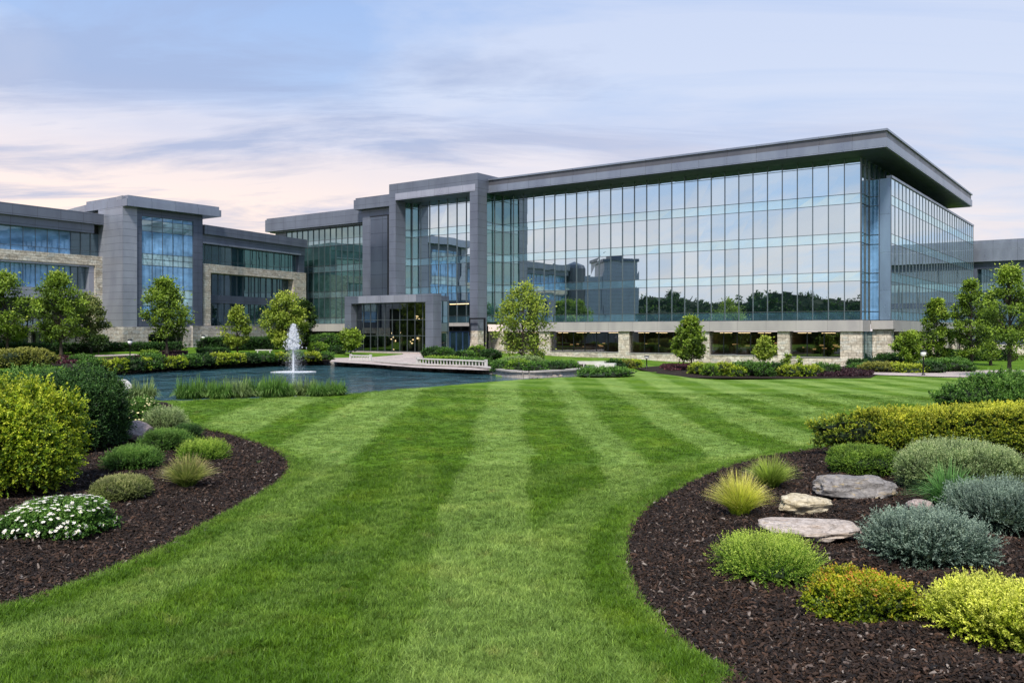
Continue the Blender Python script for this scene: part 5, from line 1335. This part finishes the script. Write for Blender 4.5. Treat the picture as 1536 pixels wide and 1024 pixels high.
n = 2600; ph = r.random(n)*6.283; q = np.abs(r.normal(0,.12,n)); z = HJ*(.46+.53*r.random(n)**.7); q = q*(1.06-z/HJ)*2*2.4
P = np.column_stack([q*np.cos(ph), q*np.sin(ph), z]); V, Fc, T = drops(P, .035+.03*r.random(n), np.column_stack([r.normal(0,.2,(n,2)), np.ones(n)]), .5+.45*r.random(n)); np_mesh('plume', V, Fc, M['spray'], tint=T, parent=fo)
n = 6500; ph = r.random(n)*6.283; q = 1.75*r.random(n)**.6; P = np.column_stack([q*np.cos(ph), q*np.sin(ph), .006+.03*r.random(n)**3*(2.2-q)]); V, Fc, T = drops(P, .02+.04*r.random(n), r.normal(size=(n,3))*np.array([1,1,.03]), .12+.6*r.random(n)*(1-q/1.9)); V[:,2] = np.abs(V[:,2])*.3; np_mesh('foam', V, Fc, M['spray'], tint=T, parent=fo)

# ------------------------------------------------------------------ sky, sun, camera
SUN_EL, SUN_AZ = math.radians(50), math.radians(190)     # azimuth clockwise from +Y
w = bpy.data.worlds.new('World'); scene.world = w; w.use_nodes = True; nt = w.node_tree
for n_ in list(nt.nodes): nt.nodes.remove(n_)
out = N(nt, 'ShaderNodeOutputWorld')
sky = N(nt, 'ShaderNodeTexSky'); sky.sky_type = 'NISHITA'; sky.sun_disc = False; sky.sun_elevation = SUN_EL; sky.sun_rotation = SUN_AZ; sky.air_density = 1.2; sky.dust_density = 2.0
b1 = N(nt, 'ShaderNodeBackground'); b1.inputs[1].default_value = .08; L(nt, sky.outputs[0], b1.inputs[0])
tc = N(nt, 'ShaderNodeTexCoord').outputs['Generated']; sp = N(nt, 'ShaderNodeSeparateXYZ'); L(nt, tc, sp.inputs[0])
zc = math_(nt, 'MAXIMUM', sp.outputs[2], 0.0)
# cloud deck: directions projected on a plane overhead, stretched into streaks
den = math_(nt, 'ADD', zc, .13)
ux = math_(nt, 'DIVIDE', sp.outputs[0], den); uy = math_(nt, 'DIVIDE', sp.outputs[1], den)
cb = N(nt, 'ShaderNodeCombineXYZ'); L(nt, ux, cb.inputs[0]); L(nt, uy, cb.inputs[1])
def cloud(rot, sc, scale, det, ro, dist, loc=(0,0,0)):
    mp_ = N(nt, 'ShaderNodeMapping'); mp_.inputs['Rotation'].default_value = (0,0,rot); mp_.inputs['Scale'].default_value = sc; mp_.inputs['Location'].default_value = loc; L(nt, cb.outputs[0], mp_.inputs[0])
    return noise(nt, mp_.outputs[0], scale, det, ro, dist)
c1 = cloud(-.45, (.55,1.25,1), .62, 9, .58, .7, (3.1,1.7,0)); c2 = cloud(.12, (.6,1.6,1), 1.15, 9, .62, .5, (7.4,2.3,0)); c3 = cloud(.5, (1,1,1), .28, 4, .5, .2, (1,4,0))
base = ramp(nt, zc, [(0, (.78,.74,.80)), (.06, (.72,.74,.86)), (.16, (.52,.64,.87)), (.34, (.37,.53,.86)), (.7, (.26,.43,.77)), (1, (.22,.38,.72))]).outputs[0]
# warm glow low on the left
lf = math_(nt, 'ADD', math_(nt, 'MULTIPLY', sp.outputs[0], -.62), math_(nt, 'MULTIPLY', sp.outputs[1], .62))
glow = math_(nt, 'MULTIPLY', ramp(nt, lf, [(.22, (0,0,0)), (.80, (1,1,1))]).outputs[0], ramp(nt, zc, [(0, (1,1,1)), (.12, (.85,.85,.85)), (.26, (0,0,0))]).outputs[0])
base = mixc(nt, math_(nt, 'MULTIPLY', glow, .95), base, (1.30,.98,.78))
veil = ramp(nt, c1, [(.45, (0,0,0)), (.58, (1,1,1))]).outputs[0]
vc = mixc(nt, math_(nt, 'MULTIPLY', glow, .9), (.80,.82,.92), (1.28,1.02,.88))
col = mixc(nt, math_(nt, 'MULTIPLY', veil, .55), base, vc)
dm = math_(nt, 'MULTIPLY', ramp(nt, c2, [(.47, (0,0,0)), (.60, (1,1,1))]).outputs[0], ramp(nt, zc, [(.02, (.3,.3,.3)), (.10, (1,1,1)), (.22, (.8,.8,.8)), (.38, (.35,.35,.35))]).outputs[0])
left = ramp(nt, lf, [(.25, (.12,.12,.12)), (.62, (1,1,1))]).outputs[0]
col = mixc(nt, math_(nt, 'MULTIPLY', math_(nt, 'MULTIPLY', dm, left), .92), col, (.36,.44,.67))
c4 = cloud(.55, (.6,1.3,1), 1.5, 7, .6, .5, (2,9,0)); lowb = ramp(nt, zc, [(.01, (.2,.2,.2)), (.05, (1,1,1)), (.13, (.75,.75,.75)), (.24, (0,0,0))]).outputs[0]
col = mixc(nt, math_(nt, 'MULTIPLY', math_(nt, 'MULTIPLY', ramp(nt, c4, [(.40, (0,0,0)), (.56, (1,1,1))]).outputs[0], lowb), .62), col, (1.0,.83,.76))
b2 = N(nt, 'ShaderNodeBackground'); b2.inputs[1].default_value = 1.16; L(nt, col, b2.inputs[0])
mx = N(nt, 'ShaderNodeMixShader'); mx.inputs[0].default_value = .85; L(nt, b1.outputs[0], mx.inputs[1]); L(nt, b2.outputs[0], mx.inputs[2]); L(nt, mx.outputs[0], out.inputs[0])
ld = bpy.data.lights.new('sun', 'SUN'); ld.energy = 5.3; ld.angle = math.radians(9); ld.color = (1,.93,.82); lo = bpy.data.objects.new('sun', ld); COL.objects.link(lo)
dirv = Vector((math.sin(SUN_AZ)*math.cos(SUN_EL), math.cos(SUN_AZ)*math.cos(SUN_EL), math.sin(SUN_EL)))
lo.rotation_euler = dirv.to_track_quat('Z', 'Y').to_euler(); lo.location = (0,0,60)
cd = bpy.data.cameras.new('camera'); cam = bpy.data.objects.new('camera', cd); COL.objects.link(cam); scene.camera = cam
cam.location = (0,0,EYE); cam.rotation_euler = (math.radians(90),0,0); cd.sensor_width = 36; cd.lens = 31; cd.shift_y = -(512-HOR)/1536; cd.clip_end = 8000; cd.clip_start = .1
scene.view_settings.view_transform = 'Standard'; scene.view_settings.look = 'None'; scene.view_settings.exposure = 0
scene.render.engine = 'CYCLES'; scene.cycles.max_bounces = 7; scene.cycles.diffuse_bounces = 3; scene.cycles.glossy_bounces = 4; scene.cycles.transparent_max_bounces = 24; scene.cycles.transmission_bounces = 4
scene.cycles.use_denoising = True
